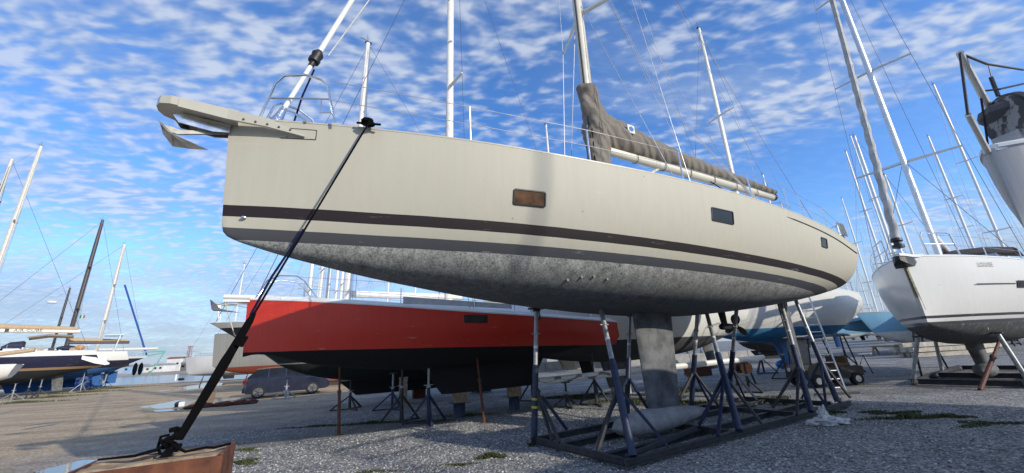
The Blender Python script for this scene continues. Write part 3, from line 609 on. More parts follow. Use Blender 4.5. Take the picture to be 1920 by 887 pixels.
def collar():
    rings = []; n = 26
    for i in range(26):
        t = i / 25; z = lerp(5.05, 7.36, t); r = table([(0, 0.16), (0.12, 0.24), (0.3, 0.27), (0.55, 0.31), (0.72, 0.28), (0.84, 0.22), (0.9, 0.24), (0.97, 0.25), (1, 0.12)], t); ox = table([(0, 0.10), (0.35, 0.16), (0.6, 0.20), (0.8, 0.10), (1, 0.06)], t); ring = []
        for k in range(n):
            a = 2 * math.pi * k / n; f = 1 + 0.10 * math.sin(3 * a + t * 14) + 0.07 * math.sin(5 * a - t * 30 + 2 * math.sin(9 * t)) + 0.04 * math.sin(2 * a + t * 70); ring.append((XM + ox + r * 1.1 * f * math.cos(a), 0.78 * r * f * math.sin(a), z + 0.03 * math.sin(2 * a + t * 9)))
        rings.append(ring)
    return MB().loft(rings)
P(cv, 'mast_collar', collar(), M_grey_canvas(), ang=80)
for k, f_ in enumerate((0.16, 0.30, 0.44, 0.58, 0.72, 0.86)):          # lashings under the boom
    c_ = b0.lerp(b1, f_); P(cv, 'lashing', MB().tube([c_ + Vector((0, -0.115, 0.06)), c_ + Vector((0.01, -0.10, -0.10)), c_ + Vector((0.02, 0.0, -0.135)), c_ + Vector((0.01, 0.10, -0.08))], 0.007, 5), M_rope_black())
P(cv, 'seam', MB().tube([b0.lerp(b1, f_ / 20) + Vector((0, -0.02, table([(0, 0.80), (0.04, 0.92), (0.10, 0.86), (0.2, 0.70), (0.4, 0.51), (0.6, 0.40), (0.85, 0.29), (1, 0.22)], f_ / 20) + 0.025)) for f_ in range(1, 21)], 0.010, 6), mat('cover_seam_tape', (0.10, 0.088, 0.072), 0.9))
tt = 0.105; c_ = b0.lerp(b1, tt); bx_ = (b1 - b0).normalized()
pc = c_ + Vector((0.06, -0.285, 0.52)); uz = Vector((0.18, 0.14, 1)).normalized()
lab_ = P(cv, 'maker_label', MB().add([pc - bx_ * 0.10 - uz * 0.12, pc + bx_ * 0.10 - uz * 0.12, pc + bx_ * 0.10 + uz * 0.12, pc - bx_ * 0.10 + uz * 0.12, pc - bx_ * 0.10 - uz * 0.12 + Vector((0, 0.03, 0)), pc + bx_ * 0.10 - uz * 0.12 + Vector((0, 0.03, 0)), pc + bx_ * 0.10 + uz * 0.12 + Vector((0, 0.03, 0)), pc - bx_ * 0.10 + uz * 0.12 + Vector((0, 0.03, 0))], [(0, 1, 2, 3), (4, 5, 6, 7), (0, 1, 5, 4), (1, 2, 6, 5), (2, 3, 7, 6), (3, 0, 4, 7)]), mat('white_label', (0.6, 0.62, 0.62), 0.7), False, 'white cloth label with a blue round emblem')
pe = pc + Vector((0, -0.006, 0.0)); P(lab_, 'emblem', MB().add([pe + bx_ * 0.062 * math.cos(a) + uz * 0.075 * math.sin(a) for a in [k * math.pi / 9 for k in range(18)]], [tuple(range(18))]), mat('label_blue', (0.03, 0.16, 0.38), 0.7), False)
for z0, x1 in ((5.9, 9.0), (5.9, 10.8)):                              # lazy-jack lines and topping lift
    wire(main, b0.lerp(b1, (x1 - b0.x) / (b1.x - b0.x)) + Vector((0, -0.1, 0.3)), (XM + 0.15, -0.1, 12.5), 0.005, M_wire(), 'lazy_jack')
wire(main, b1 + Vector((0, 0, 0.1)), (XM + 0.4, 0, 20.5), 0.006, M_wire(), 'topping_lift')
wire(main, b0.lerp(b1, 0.56) + Vector((0, -0.05, -0.1)), (9.6, -1.5, 4.2), 0.012, M_rope_black(), 'mainsheet')
# guard rails
stanchions(main, m_sheer, [2.75, 4.55, 6.42, 8.35, 9.75, 10.4, 11.7], -1, 0.58, 0.014, ends=[(1.0, -0.55, zb + 0.58), (13.1, -1.72, 4.47)])
stanchions(main, m_sheer, [2.75, 4.55, 6.42, 8.35, 10.2, 11.7], 1, 0.58, 0.014, ends=[(1.0, 0.55, zb + 0.58), (13.1, 1.72, 4.47)])
for sd in (-1, 1):
    P(main, 'pushpit_rail', MB().tube([(13.0, sd * 1.72, 3.8), (13.1, sd * 1.72, 4.42), (13.25, sd * 1.7, 4.47), (13.55, sd * 1.6, 4.45), (13.65, sd * 1.4, 4.43), (13.68, sd * 0.7, 4.42)], 0.016, 8), pm)
    P(main, 'pushpit_post', MB().tube([(13.55, sd * 1.62, 3.8), (13.6, sd * 1.55, 4.44)], 0.015, 8), pm)
P(main, 'coiled_line', MB().tube([(13.02 + 0.05 * k, -1.76 - 0.02 * (k % 2), 4.4 - 0.34 * (k % 2)) for k in range(9)], 0.016, 6), M_rope_white())
lb = P(main, 'rope_bundle', MB().tube([(13.45 + 0.10 * math.cos(a), -1.66, 4.0 + 0.13 * math.sin(a)) for a in [k * 0.7 for k in range(10)]], 0.022, 6), M_rope_black())
for x in (8.75, 8.85): P(main, 'block_and_tackle', MB().tube([(x, -1.84, 4.2), (x - 0.06, -1.74, 4.45), (x - 0.10, -1.68, 4.6), (x - 0.22, -1.45, 5.1), (x - 0.8, -0.6, 7.4), (x - 1.4, -0.1, 10.5)], [0.012, 0.026, 0.012, 0.006, 0.004, 0.004], 6), M_rope_white())
P(main, 'winch', MB().lathe([(0, 0.09), (0.06, 0.10), (0.10, 0.07), (0.18, 0.085), (0.2, 0.04)], (10.0, -1.55, 4.13), 'z', 16), M_black())
P(main, 'mooring_cleat', MB().tube([(1.34, -0.68, 4.47), (1.60, -0.82, 4.44)], [0.014, 0.014], 9).blob((1.46, -0.755, 4.465), (0.085, 0.07, 0.055), 11, 8, 0.3, 3), M_rope_black())
P(main, 'cabin_top', MB().loft([[(x, -w, z0), (x, -w * 0.8, z0 + h), (x, w * 0.8, z0 + h), (x, w, z0)] for x, w, z0, h in ((4.2, 0.5, 4.25, 0.02), (5.0, 0.9, 4.22, 0.22), (8.5, 1.1, 4.12, 0.38), (9.3, 1.1, 4.08, 0.36))]), cream_plain)
for sd in (-1, 1): P(main, 'wheel', MB().tube([(11.6, sd * 0.9 + 0.45 * math.cos(a), 4.55 + 0.45 * math.sin(a)) for a in [k * math.pi / 8 for k in range(17)]], 0.014, 6).tube([(11.62, sd * 0.9, 3.9), (11.6, sd * 0.9, 4.55)], 0.05, 8), pm)

# ------------------------------------------------------------------ bow lashing and its ballast block
BT = 0.86
bp = [G(179, 886, BT), G(418, 854, BT), G(407, 832, BT), G(196, 858, BT)]
ex = (bp[1] - bp[0]).normalized(); ey = Vector((-ex.y, ex.x, 0)); BL, BW = 1.05, 0.62; org = bp[1] - ex * BL; org.z = 0
blk = T('ballast_block', 'rust red steel box beam filled with weathered timbers, holding the bow strap', 'ballast block', org, math.atan2(ex.y, ex.x))
P(blk, 'steel_side', MB().box((BL / 2, 0.012, BT / 2), (BL, 0.024, BT)), M_rust(), False); P(blk, 'steel_side', MB().box((BL / 2, BW - 0.012, BT / 2), (BL, 0.024, BT)), M_rust(), False)
P(blk, 'end_plate', MB().box((BL - 0.012, BW / 2, BT / 2 + 0.012), (0.024, BW - 0.05, BT + 0.025)), M_rust(), False); P(blk, 'end_plate', MB().box((0.012, BW / 2, BT / 2), (0.024, BW - 0.05, BT)), M_rust(), False)
rnd = random.Random(3); yy = 0.03
for k, w in enumerate((0.15, 0.10, 0.16, 0.12)):
    mb = MB(); n = 9
    rings = [[(0.03 + (BL - 0.06) * i / n, yy, 0.2), (0.03 + (BL - 0.06) * i / n, yy + w - 0.012, 0.2), (0.03 + (BL - 0.06) * i / n, yy + w - 0.014, BT - 0.03 + (0.0, 0.022, 0.006, 0.028)[k] + rnd.uniform(-0.012, 0.008)), (0.03 + (BL - 0.06) * i / n, yy + 0.004, BT - 0.03 + (0.0, 0.022, 0.006, 0.028)[k] + rnd.uniform(-0.012, 0.008))] for i in range(n + 1)]
    P(blk, 'timber', mb.loft(rings), M_wood(), False); yy += w + 0.006
tp = ML(1.47, 0.80, 4.46); bt = G(318, 852, BT + 0.02); mid = tp.lerp(bt, 0.66)
ls = T('lashing_strap', 'black rope and strap running from the cream bow to the rusty block', 'strap', bt)
q = lambda v: Vector(v) - bt
P(ls, 'upper_rope', MB().tube([q(tp), q(tp.lerp(bt, 0.35)), q(mid)], 0.011, 8), M_rope_black())
off = Vector((-0.035, -0.02, 0))
P(ls, 'blue_rope', MB().tube([q(tp.lerp(bt, 0.40)) + off * 0.3, q(tp.lerp(bt, 0.55)) + off, q(mid) + off * 0.6], 0.012, 8), mat('navy_rope', (0.008, 0.011, 0.040), 0.95, spec=0.1))
P(ls, 'lower_strap', MB().tube([q(mid.lerp(bt, -0.02)), q(mid.lerp(bt, 0.05)), q(mid.lerp(bt, 0.3)), q(mid.lerp(bt, 0.36)), q(mid.lerp(bt, 0.9))], [0.018, 0.034, 0.040, 0.046, 0.034], 8), M_rope_black())
P(ls, 'ratchet', MB().tube([q(mid.lerp(bt, 0.16)) + Vector((0.03, 0, 0)), q(mid.lerp(bt, 0.24)) + Vector((0.03, 0, 0))], 0.05, 6), M_rope_black(), False)
kn = MB()
for k in range(9):
    a = k * 0.9; kn.tube([Vector((0.05 * math.cos(a), 0.05 * math.sin(a), 0.03 + 0.02 * k)), Vector((0.07 * math.cos(a + 1), 0.06 * math.sin(a + 1), 0.06 + 0.018 * k)), Vector((0.05 * math.cos(a + 2), 0.05 * math.sin(a + 2), 0.02 + 0.022 * k))], 0.022, 7)
P(ls, 'knot', kn, M_rope_black())
P(ls, 'loose_end', MB().tube([(-0.02, 0, 0.09), -ex * 0.10 + Vector((0, 0, 0.05)), -ex * 0.25 + ey * 0.03 + Vector((0, 0, 0.02)), -ex * 0.52 + ey * 0.12 + Vector((0, 0, 0.012))], [0.018, 0.016, 0.012, 0.008], 7), M_rope_black())
P(ls, 'loose_end', MB().tube([(0.02, 0, 0.07), ex * 0.12 - ey * 0.04 + Vector((0, 0, 0.012)), ex * 0.26 + Vector((0, 0, 0.02)), ex * 0.33 - ey * 0.03 + Vector((0, 0, 0.014)), ex * 0.44 + ey * 0.06 + Vector((0, 0, 0.02))], 0.012, 7), M_rope_black())
P(ls, 'hanging_tail', MB().beam((0.0, 0.0, 0.04), -ey * 0.12 + Vector((0, 0, 0.005)), 0.075, 0.012), M_rope_black())
P(ls, 'loop', MB().tube([(-0.04, 0, 0.16), (-0.11, 0, 0.15), (-0.12, 0, 0.06), (-0.08, 0, 0.0)], 0.012, 7), M_rope_black())

# ------------------------------------------------------------------ steel cradle under the main yacht
cr = T('boat_cradle', 'navy blue steel cradle with eight braced arms under the cream sloop', 'cradle', (0, 0, 0))
nb = [(5.12, 1.05), (7.55, 1.20), (10.15, 1.25), (11.85, 1.12)]; fb = [(4.92, -1.02), (7.4, -1.10), (9.45, -0.95), (11.0, -0.92)]
nt_ = [G(1122, 558, 2.50), G(1321, 573, 2.42), G(1463, 563, 2.52), G(1489, 556, 2.62)]; ft_ = [G(1006, 577, 2.42), G(1181, 588, 2.36), G(1308, 580, 2.36), G(1382, 569, 2.42)]
hz = 0.09
def cb(p, q, w=0.07, h=0.10, z=hz): return MB().ibeam(ML(p[0], p[1], z), ML(q[0], q[1], z), w, h, 0.014)
P(cr, 'base_rail', cb((4.95, 1.05), (12.25, 1.22)), M_dark_steel(), False); P(cr, 'base_rail', cb((4.85, -1.02), (11.9, -0.95)), M_dark_steel(), False)
for s0 in (4.92, 7.5, 9.9, 11.75): P(cr, 'cross_beam', cb((s0, -0.95), (s0 + 0.06, 1.0), z=hz + 0.004), M_dark_steel(), False)
P(cr, 'centre_rail', cb((4.98, -0.45), (11.7, -0.42), 0.09, 0.10, 0.055), M_dark_steel(), False); P(cr, 'centre_rail', cb((4.98, 0.52), (11.7, 0.52), 0.09, 0.10, 0.055), M_dark_steel(), False)
P(cr, 'diagonal_brace', MB().beam(ML(5.1, 0.95, 0.13), ML(7.4, 0.5, 0.13), 0.06, 0.06), M_dark_steel(), False)
def arm(b, top, sd, k, lab=None):
    base = ML(b[0], b[1], 0.15); top = Vector(top); ax = top - base; ln = ax.length; ax.normalize()
    a = P(cr, 'arm', MB().tube([base, base + ax * ln * 0.53], 0.058, 12), M_blue_steel())
    P(a, 'extension_tube', MB().tube([base + ax * ln * 0.50, base + ax * (ln - 0.05)], 0.042, 12), M_galv())
    P(a, 'lock_pin', MB().tube([base + ax * ln * 0.78 - MD * 0.10, base + ax * ln * 0.78 + MD * 0.10], 0.012, 6).tube([base + ax * (ln * 0.78 - 0.02), base + ax * (ln * 0.78 + 0.02)], 0.052, 12), M_galv())
    for j in range(7):
        c = base + ax * (ln * (0.64 + 0.048 * j)); P(a, 'pin_hole', MB().tube([c - MN * 0.0 + MN * 0.040, c + MN * 0.0432], 0.010, 8), M_black()) if sd > 0 else None
    P(a, 'hull_pad', MB().box(top - ax * 0.015, (0.30, 0.18, 0.03), MH).box(top - ax * 0.05, (0.12, 0.08, 0.05), MH), M_dark_steel(), False)
    if k == 0 and sd < 0:
        for f in (0.20, 0.26): P(a, 'yellow_band', MB().tube([base + ax * ln * f, base + ax * (ln * f + 0.04)], 0.0600, 12), mat('yellow_tape', (0.55, 0.42, 0.03), 0.6))
    P(a, 'white_sticker', MB().tube([base + ax * ln * 0.66, base + ax * (ln * 0.66 + 0.05)], 0.0432, 12), M_white())
    for ds, dt in ((0.75, 0.0), (-0.62, 0.0), (0.0, -sd * 0.72)):
        s1 = b[0] + ds
        if s1 < 4.9: s1 = 4.9; 
        if k == 0 and ds < 0: ds, dt, s1 = 0, -sd * 0.5, 4.94
        P(a, 'brace', MB().beam(base + ax * ln * 0.36, ML(s1, b[1] + dt, 0.16), 0.045, 0.045), M_blue_steel() if (k + (ds > 0)) % 2 else M_dark_steel(), False)
for k in range(4): arm(nb[k], nt_[k], 1, k); arm(fb[k], ft_[k], -1, k)
P(cr, 'outrigger_beam', cb((11.75, 1.2), (12.6, 0.9)), M_dark_steel(), False)

# ------------------------------------------------------------------ other boats
def gen_yacht(label, bow, hd, L, B, zb, zt, wl, zbot, hmat, rake=0.5, trake=0.3, keel=None, keel_mat=None, rudder=None, mast=None, cabin=True, boom=True, boom_mat=None, cover=None,
              pulpit=True, lines=True, group=None, cat='yacht', name='sailing_yacht', deckm=None, fore=0.25, sprd=2, sec=None, kbow=None, furl=None, furl_mat=None, tbeam=0.8, nu=34, spar=None, stern_z=None, window=None, wr=0.007, hbt=None):
    hdr = R(hd); t = T(name, label, cat, (bow[0], bow[1], 0), hdr, group)
    zs = smooth_table([(0, zb), (0.5, lerp(zb, zt, 0.62)), (1, zt)])
    zk = smooth_table([(0, wl + fore), (0.03, wl - 0.0), (0.15, lerp(wl, zbot, 0.55)), (0.35, lerp(wl, zbot, 0.95)), (0.5, zbot), (0.75, lerp(wl, zbot, 0.7)), (1, stern_z if stern_z is not None else wl + 0.12)])
    hb = smooth_table([(0, 0.03), (0.04, 0.16 * B), (0.12, 0.42 * B), (0.28, 0.75 * B), (0.5, 0.97 * B), (0.65, B), (0.85, lerp(B, tbeam * B, 0.5)), (1, tbeam * B)])
    if hbt: hb = smooth_table(hbt)
    pf = lambda u: 0.72 - 0.12 * u
    sc = sec(hb, zs, zk) if sec else None
    hm_, sh = hull_mesh(L, hb, zs, zk, pf, rake, trake, nu, 12, sc)
    P(t, 'hull', hm_, hmat, ang=22 if sec else 45); P(t, 'deck', deck_mesh(sh), deckm or M_white())
    for sd in (-1, 1): P(t, 'toe_rail', rail_mesh(sh, sd, 0.04, 0.05), deckm or M_white())
    if cabin:
        P(t, 'coachroof', MB().loft([[(L * u, -w * B, zs(u) - 0.02), (L * u, -w * B * 0.8, zs(u) + h), (L * u, 0, zs(u) + h * 1.12 + 0.01), (L * u, w * B * 0.8, zs(u) + h), (L * u, w * B, zs(u) - 0.02)] for u, w, h in ((0.26, 0.2, 0.05), (0.34, 0.42, 0.24), (0.5, 0.56, 0.38), (0.66, 0.58, 0.44), (0.68, 0.56, 0.42))]), deckm or M_white())
        for sd in (-1, 1): P(t, 'cabin_window', MB().add([(L * u, sd * (w * B + 0.012 - 0.2 * w * B * f_), zs(u) - 0.02 + h * f_) for u, w, h, f_ in ((0.42, 0.52, 0.33, 0.35), (0.6, 0.585, 0.42, 0.35), (0.6, 0.585, 0.42, 0.75), (0.42, 0.52, 0.33, 0.75))], [(0, 1, 2, 3)]), M_glass(), False)
    if keel:
        k = P(t, 'keel', fin_mesh((keel[0], keel[1], zbot + 0.12), (keel[2], keel[3], keel[4]), keel[5] if len(keel) > 5 else 0.25), keel_mat or M_black_af())
        if len(keel) > 6: P(k, 'bulb', bulb_mesh(keel[2] - 0.5, keel[3] + 0.5, keel[4], keel[6]), keel_mat or M_black_af())
    if rudder: P(t, 'rudder', fin_mesh((rudder[0], rudder[1], lerp(zbot, wl, 0.8)), (rudder[0] + rudder[3], rudder[1] + rudder[3] - 0.1, rudder[2]), 0.12), keel_mat or M_black_af())
    xm = None
    if mast:
        xm, H_, r_ = mast; rig(t, xm, zs(xm / L) - 0.02, H_, r_, spar, sprd, sw=B * 0.55, L=L, bow=(0.15, 0, zb), stern=(L - 0.2, 0, zt), beam=hb(xm / L) * 0.92, furl=furl, furl_mat=furl_mat, wr=wr)
        if boom:
            z = zs(xm / L) + 1.15; P(t, 'boom', MB().tube([(xm + 0.15, 0, z), (xm + L * 0.37, 0, z - 0.05)], 0.09 * r_ / 0.1, 10), boom_mat or spar or M_white_spar())
            if cover: P(t, 'sail_cover', MB().tube([(xm - 0.02, 0, z + 0.9), (xm + 0.1, 0, z + 0.5), (xm + 0.5, 0, z + 0.3), (xm + L * 0.2, 0, z + 0.22), (xm + L * 0.36, 0, z + 0.14)], [0.12, 0.2, 0.22, 0.18, 0.1], 12), cover)
    shf = lambda x: (hb(x / L), zs(x / L))
    if lines:
        xs = [L * f for f in (0.2, 0.34, 0.48, 0.62, 0.76)]
        for sd in (-1, 1): stanchions(t, shf, xs, sd, 0.58, 0.013, ends=[(L * 0.09, sd * hb(0.09) * 0.9, zs(0.09) + 0.6), (L * 0.93, sd * hb(0.93) * 0.93, zs(0.93) + 0.58)], wr=0.006)
    if pulpit:
        for sd in (-1, 1):
            P(t, 'pulpit', MB().tube([(L * 0.09, sd * hb(0.09) * 0.9, zs(0.09)), (L * 0.085, sd * hb(0.09) * 0.88, zs(0.09) + 0.56), (L * 0.05, sd * hb(0.05) * 0.9, zs(0.05) + 0.62), (0.0, sd * 0.03, zb + 0.62)], 0.016, 7).tube([(L * 0.02, sd * hb(0.02), zb), (L * 0.015, sd * hb(0.02), zb + 0.6)], 0.016, 7), M_steel())
            P(t, 'pushpit', MB().tube([(L * 0.93, sd * hb(0.93) * 0.93, zs(0.93)), (L * 0.93, sd * hb(0.93) * 0.93, zs(0.93) + 0.55), (L * 0.985, sd * hb(1) * 0.9, zt + 0.58), (L * 0.99, sd * hb(1) * 0.4, zt + 0.58)], 0.016, 7), M_steel())
    return t, hb, zs, zk, sh

# --- red chined racer behind the main yacht
RH, RL = 29.0, 10.5; RB = (-6.19, 8.85); rdv = Vector((math.cos(R(RH)), math.sin(R(RH)), 0)); rnv = Vector((rdv.y, -rdv.x, 0)); R0 = Vector((RB[0], RB[1], 0))
def RLc(s, t, z): return R0 + rdv * s + rnv * t + Vector((0, 0, z))
def red_sec(hb, zs, zk):
    def f(u):
        b = hb(u); zc = lerp(2.30, 1.90, u ** 0.8); zw = lerp(1.88, 1.66, u); k = min(zk(u), zw - 0.02); pts = [(0, k)]
        for q in (0.2, 0.45, 0.7, 0.9, 1.0): pts.append((b * 0.86 * q ** 0.75, lerp(k, zw, q ** 2.0)))
        pts += [(b * 0.905, lerp(zw, zc, 0.5)), (b * 0.955, zc), (b * 0.975, lerp(zc, zs(u), 0.33)), (b * 0.99, lerp(zc, zs(u), 0.67)), (b, zs(u))]
        return pts
    return f
red_hull = hull_mat('faded_red_hull_paint', [(1.91, (0.62, 0.032, 0.013))], (0.008, 0.008, 0.009), 0.026, coat=0.25, rough=0.42, speckle=(0.10, 0.10, 0.10), spk=(7.0, 0.66, 0.76), dirt=0.08)
red, r_hb, r_zs, r_zk, r_sh = gen_yacht('red chined racing sloop with black bottom behind the cream sloop', RB, RH, RL, 1.75, 3.08, 2.30, 1.86, 1.28, red_hull, rake=0.06, trake=0.35, sec=red_sec,
    mast=(4.85, 17.0, 0.125), boom=False, cabin=False, pulpit=False, lines=False, rudder=(9.2, 9.75, 0.75, 0.25), keel=None, fore=-0.05, sprd=3, furl=None)
P(red, 'keel', fin_mesh((4.0, 8.0, 1.45), (4.65, 7.45, 0.62), 0.40, steps=6), M_black_af())
P(red, 'deck_edge', MB().loft([[(x, -max(0.0, y - 0.01), z + 0.012), (x, -max(0.0, y - 0.05), z + 0.10), (x, -max(0.0, y - 0.22), z + 0.11)] for x, y, z in r_sh[2:]], False, False), M_white())
P(red, 'coachroof', MB().loft([[(x, -w, z - 0.05), (x, -w * 0.75, z + h), (x, w * 0.75, z + h), (x, w, z - 0.05)] for x, w, z, h in ((2.6, 0.3, 2.88, 0.04), (3.6, 0.7, 2.80, 0.16), (5.2, 0.95, 2.68, 0.30), (7.0, 1.0, 2.56, 0.34), (7.1, 1.0, 2.55, 0.32))]), M_white())
wy = lambda x, z: r_hb(x / RL) * table([(0, 0.955), (0.33, 0.975), (0.67, 0.99), (1, 1.0)], (z - lerp(2.30, 1.90, (x / RL) ** 0.8)) / (r_zs(x / RL) - lerp(2.30, 1.90, (x / RL) ** 0.8)))
wf = P(red, 'hull_window', MB().loft([[(x, -wy(x, z) - o, z - 0.02 * (x - 4.75)) for x, z in ((4.72 - e, 2.38 - e), (5.28 + e, 2.38 - e), (5.28 + e, 2.53 + e), (4.72 - e, 2.53 + e))] for o, e in ((-0.03, 0.02), (0.012, 0.02), (0.012, 0.0), (-0.01, -0.0))], True, False), M_black(), False)
P(wf, 'pane', MB().add([(x, -wy(x, z) - 0.004, z - 0.02 * (x - 4.75)) for x, z in ((4.72, 2.38), (5.28, 2.38), (5.28, 2.53), (4.72, 2.53))], [(0, 1, 2, 3)]), M_glass(), False)
for sd in (-1, 1):
    P(red, 'pulpit', MB().tube([(0.15, sd * 0.08, 3.1), (0.35, sd * 0.18, 3.52), (0.6, sd * 0.3, 3.62), (0.95, sd * 0.42, 3.60), (1.12, sd * 0.47, 3.48), (1.42, sd * 0.58, 3.06)], 0.015, 7), M_steel())
    P(red, 'pulpit_post', MB().tube([(1.15, sd * 0.48, 3.06), (1.13, sd * 0.47, 3.46)], 0.012, 6), M_steel())
    stanchions(red, lambda x: (r_hb(x / RL), r_zs(x / RL)), [3.2, 5.0, 6.1, 7.5, 8.8], sd, 0.58, 0.012, ends=[(1.0, sd * 0.43, 3.58), (10.2, sd * 1.2, 2.85)])
dc = P(red, 'dodger_cloth', MB().add([(3.25, -r_hb(3.25 / RL) + 0.03, 3.02), (6.0, -r_hb(6.0 / RL) + 0.03, 2.82), (6.0, -r_hb(6.0 / RL) + 0.03, 2.70), (3.25, -r_hb(3.25 / RL) + 0.03, 2.86), (3.25, -r_hb(3.25 / RL) + 0.05, 3.02), (6.0, -r_hb(6.0 / RL) + 0.05, 2.82), (6.0, -r_hb(6.0 / RL) + 0.05, 2.70), (3.25, -r_hb(3.25 / RL) + 0.05, 2.86)], [(0, 1, 2, 3), (7, 6, 5, 4), (0, 4, 5, 1), (1, 5, 6, 2), (2, 6, 7, 3), (3, 7, 4, 0)]), mat('light_grey_cloth', (0.5, 0.5, 0.5), 0.8), False)
P(red, 'bow_roller', MB().tube([(0.5, -0.03, 3.13), (-0.45, -0.03, 3.14)], 0.055, 10).box((-0.2, 0, 3.05), (0.5, 0.12, 0.05)), M_white())
ran = P(red, 'anchor', MB().tube([(0.05, 0, 3.02), (-0.45, 0, 2.96), (-0.6, 0, 3.0)], 0.022, 7), galv_anchor)
P(ran, 'fluke', MB().add([(-0.70, 0, 3.08), (-0.62, -0.14, 3.02), (-0.62, 0.14, 3.02), (-0.62, -0.12, 2.84), (-0.62, 0.12, 2.84), (-0.08, 0, 2.78), (-0.5, 0, 2.88)], [(0, 1, 6), (0, 6, 2), (1, 3, 6), (2, 6, 4), (3, 5, 6), (6, 5, 4), (0, 3, 1), (0, 4, 3), (0, 2, 4), (3, 4, 5)]), mat('lead_grey_anchor', (0.16, 0.17, 0.19), 0.5, 0.3), False)
P(red, 'snubber_line', MB().tube([(-0.45, -0.02, 3.1), (-0.30, -0.03, 2.7), (-0.15, -0.03, 2.3), (0.02, -0.03, 2.15)], 0.012, 6), M_rope_white())
P(red, 'bow_fairlead', MB().box((1.0, -0.42, 3.05), (0.65, 0.05, 0.07)), mat('bare_aluminium', (0.6, 0.6, 0.6), 0.4, 0.8))
P(red, 'boom', MB().tube([(5.0, 0, 3.75), (9.0, 0, 3.45)], 0.09, 10), M_dark_steel())
P(red, 'fender_line', MB().tube([(6.7, -r_hb(6.7 / RL), 2.95), (6.8, -r_hb(6.8 / RL) - 0.03, 2.62), (6.82, -r_hb(6.8 / RL) - 0.05, 2.42), (6.75, -r_hb(6.8 / RL) - 0.05, 2.38), (6.72, -r_hb(6.8 / RL) - 0.04, 2.5)], 0.02, 7), M_dark_steel())
P(red, 'hatch', MB().loft([[(x, -0.5 + 0.0, z), (x, -0.45, z + 0.10), (x, 0.45, z + 0.10), (x, 0.5, z)] for x, z in ((7.3, 2.72), (8.8, 2.6))]), M_dark_steel())

# props, stands and drums under the red boat
prop(G(635, 817), RLc(2.05, 0.22, 1.52), 'slim rusty red prop under the bow of the red racer', M_rust())
prop(G(908, 793), RLc(5.25, 1.05, 1.60), 'slim rusty red prop beside the black keel of the red racer', M_rust())
def drum(p, h, label):
    t = T('keel_support', label, 'support', p, R(RH), 'keel supports under the red racer')
    P(t, 'drum', MB().lathe([(0, 0.17), (0.02, 0.16), (h - 0.02, 0.16), (h, 0.17)], n=18), M_blue_steel()); P(t, 'wood_block', MB().box((0.02, 0.01, h + 0.13), (0.34, 0.26, 0.26)), M_wood(), False)
    P(t, 'plate', MB().box((0, 0, h + 0.006), (0.5, 0.4, 0.012)), M_dark_steel(), False)
drum(RLc(5.15, 0.0, 0), 0.36, 'blue steel drum with orange wood block under the red racer'); drum(RLc(6.85, 0, 0), 0.36, 'squat blue drum under the aft end of the black keel')
for (px, py), h, lab in (((752, 792), 1.50, 'dark tripod stand at the left of the pair under the red racer'), ((803, 795), 1.52, 'blue tripod stand with pale tube under the red racer')):
    jack_stand(G(px, py), h, lab, 'dark' if px < 780 else 'blue', 0.5, 'tripod stands under the red racer', galv='galv' if px > 780 else None, spread=0.55)
for (s, tt_), h, lab in (((9.0, 1.1), 1.5, 'dark tripod stand beneath the stern of the red racer'), ((8.2, -1.2), 1.5, 'dark tripod stand on the far side of the red stern')):
    jack_stand(RLc(s, tt_, 0), h, lab, 'dark', 0.2, 'tripod stands under the red racer', spread=0.5)
for (px, py), h, lab in (((655, 768), 1.0, 'low dark tripod stand behind the rusty bow prop'), ((735, 768), 1.15, 'blue tripod stand with white capped screw behind the rusty prop'), ((535, 748), 0.95, 'pale steel tripod stand in front of the parked car')):
    jack_stand(G(px, py), h, lab, 'galv' if px < 600 else 'blue' if px > 700 else 'dark', 0.9, 'tripod stands under the dark hulled boat', galv='galv' if px != 655 else None, spread=0.6)
tb_ = T('timber_post', 'dark square timber post under the dark hulled boat', 'post', G(755, 762)); P(tb_, 'post', MB().box((0, 0, 0.45), (0.26, 0.26, 0.9), 0.4), M_wood(), False); P(tb_, 'wedge', MB().box((0, 0, 0.93), (0.3, 0.2, 0.06), 0.4), M_wood(), False)
tb_ = T('timber_post', 'timber post with stacked blocks beyond the red racer', 'post', G(785, 746)); P(tb_, 'post', MB().box((0, 0, 0.3), (0.5, 0.4, 0.6), 0.4), M_rust(), False); P(tb_, 'wedge', MB().box((0, 0, 0.75), (0.4, 0.3, 0.3), 0.4), M_wood(), False)
ds = T('plastic_drum', 'bright blue plastic drum lying beyond the black keel', 'drum', G(902, 735)); P(ds, 'body', MB().lathe([(-0.45, 0.28), (-0.43, 0.3), (-0.15, 0.29), (-0.13, 0.31), (0.13, 0.31), (0.15, 0.29), (0.43, 0.3), (0.45, 0.28)], (0, 0, 0.31), 'x', 18), mat('blue_plastic', (0.02, 0.12, 0.42), 0.4)); P(ds, 'cap', MB().lathe([(0, 0.06), (0.04, 0.05)], (0.45, 0.0, 0.42), 'x'), M_black())
bc = T('storage_box', 'white plastic box standing beyond the stands under the dark boat', 'box', G(755, 738)); P(bc, 'body', MB().box((0, 0, 0.42), (0.8, 0.5, 0.84), 0.3), M_white(), False); P(bc, 'lid', MB().box((0, 0, 0.87), (0.86, 0.56, 0.06), 0.3), M_white(), False)

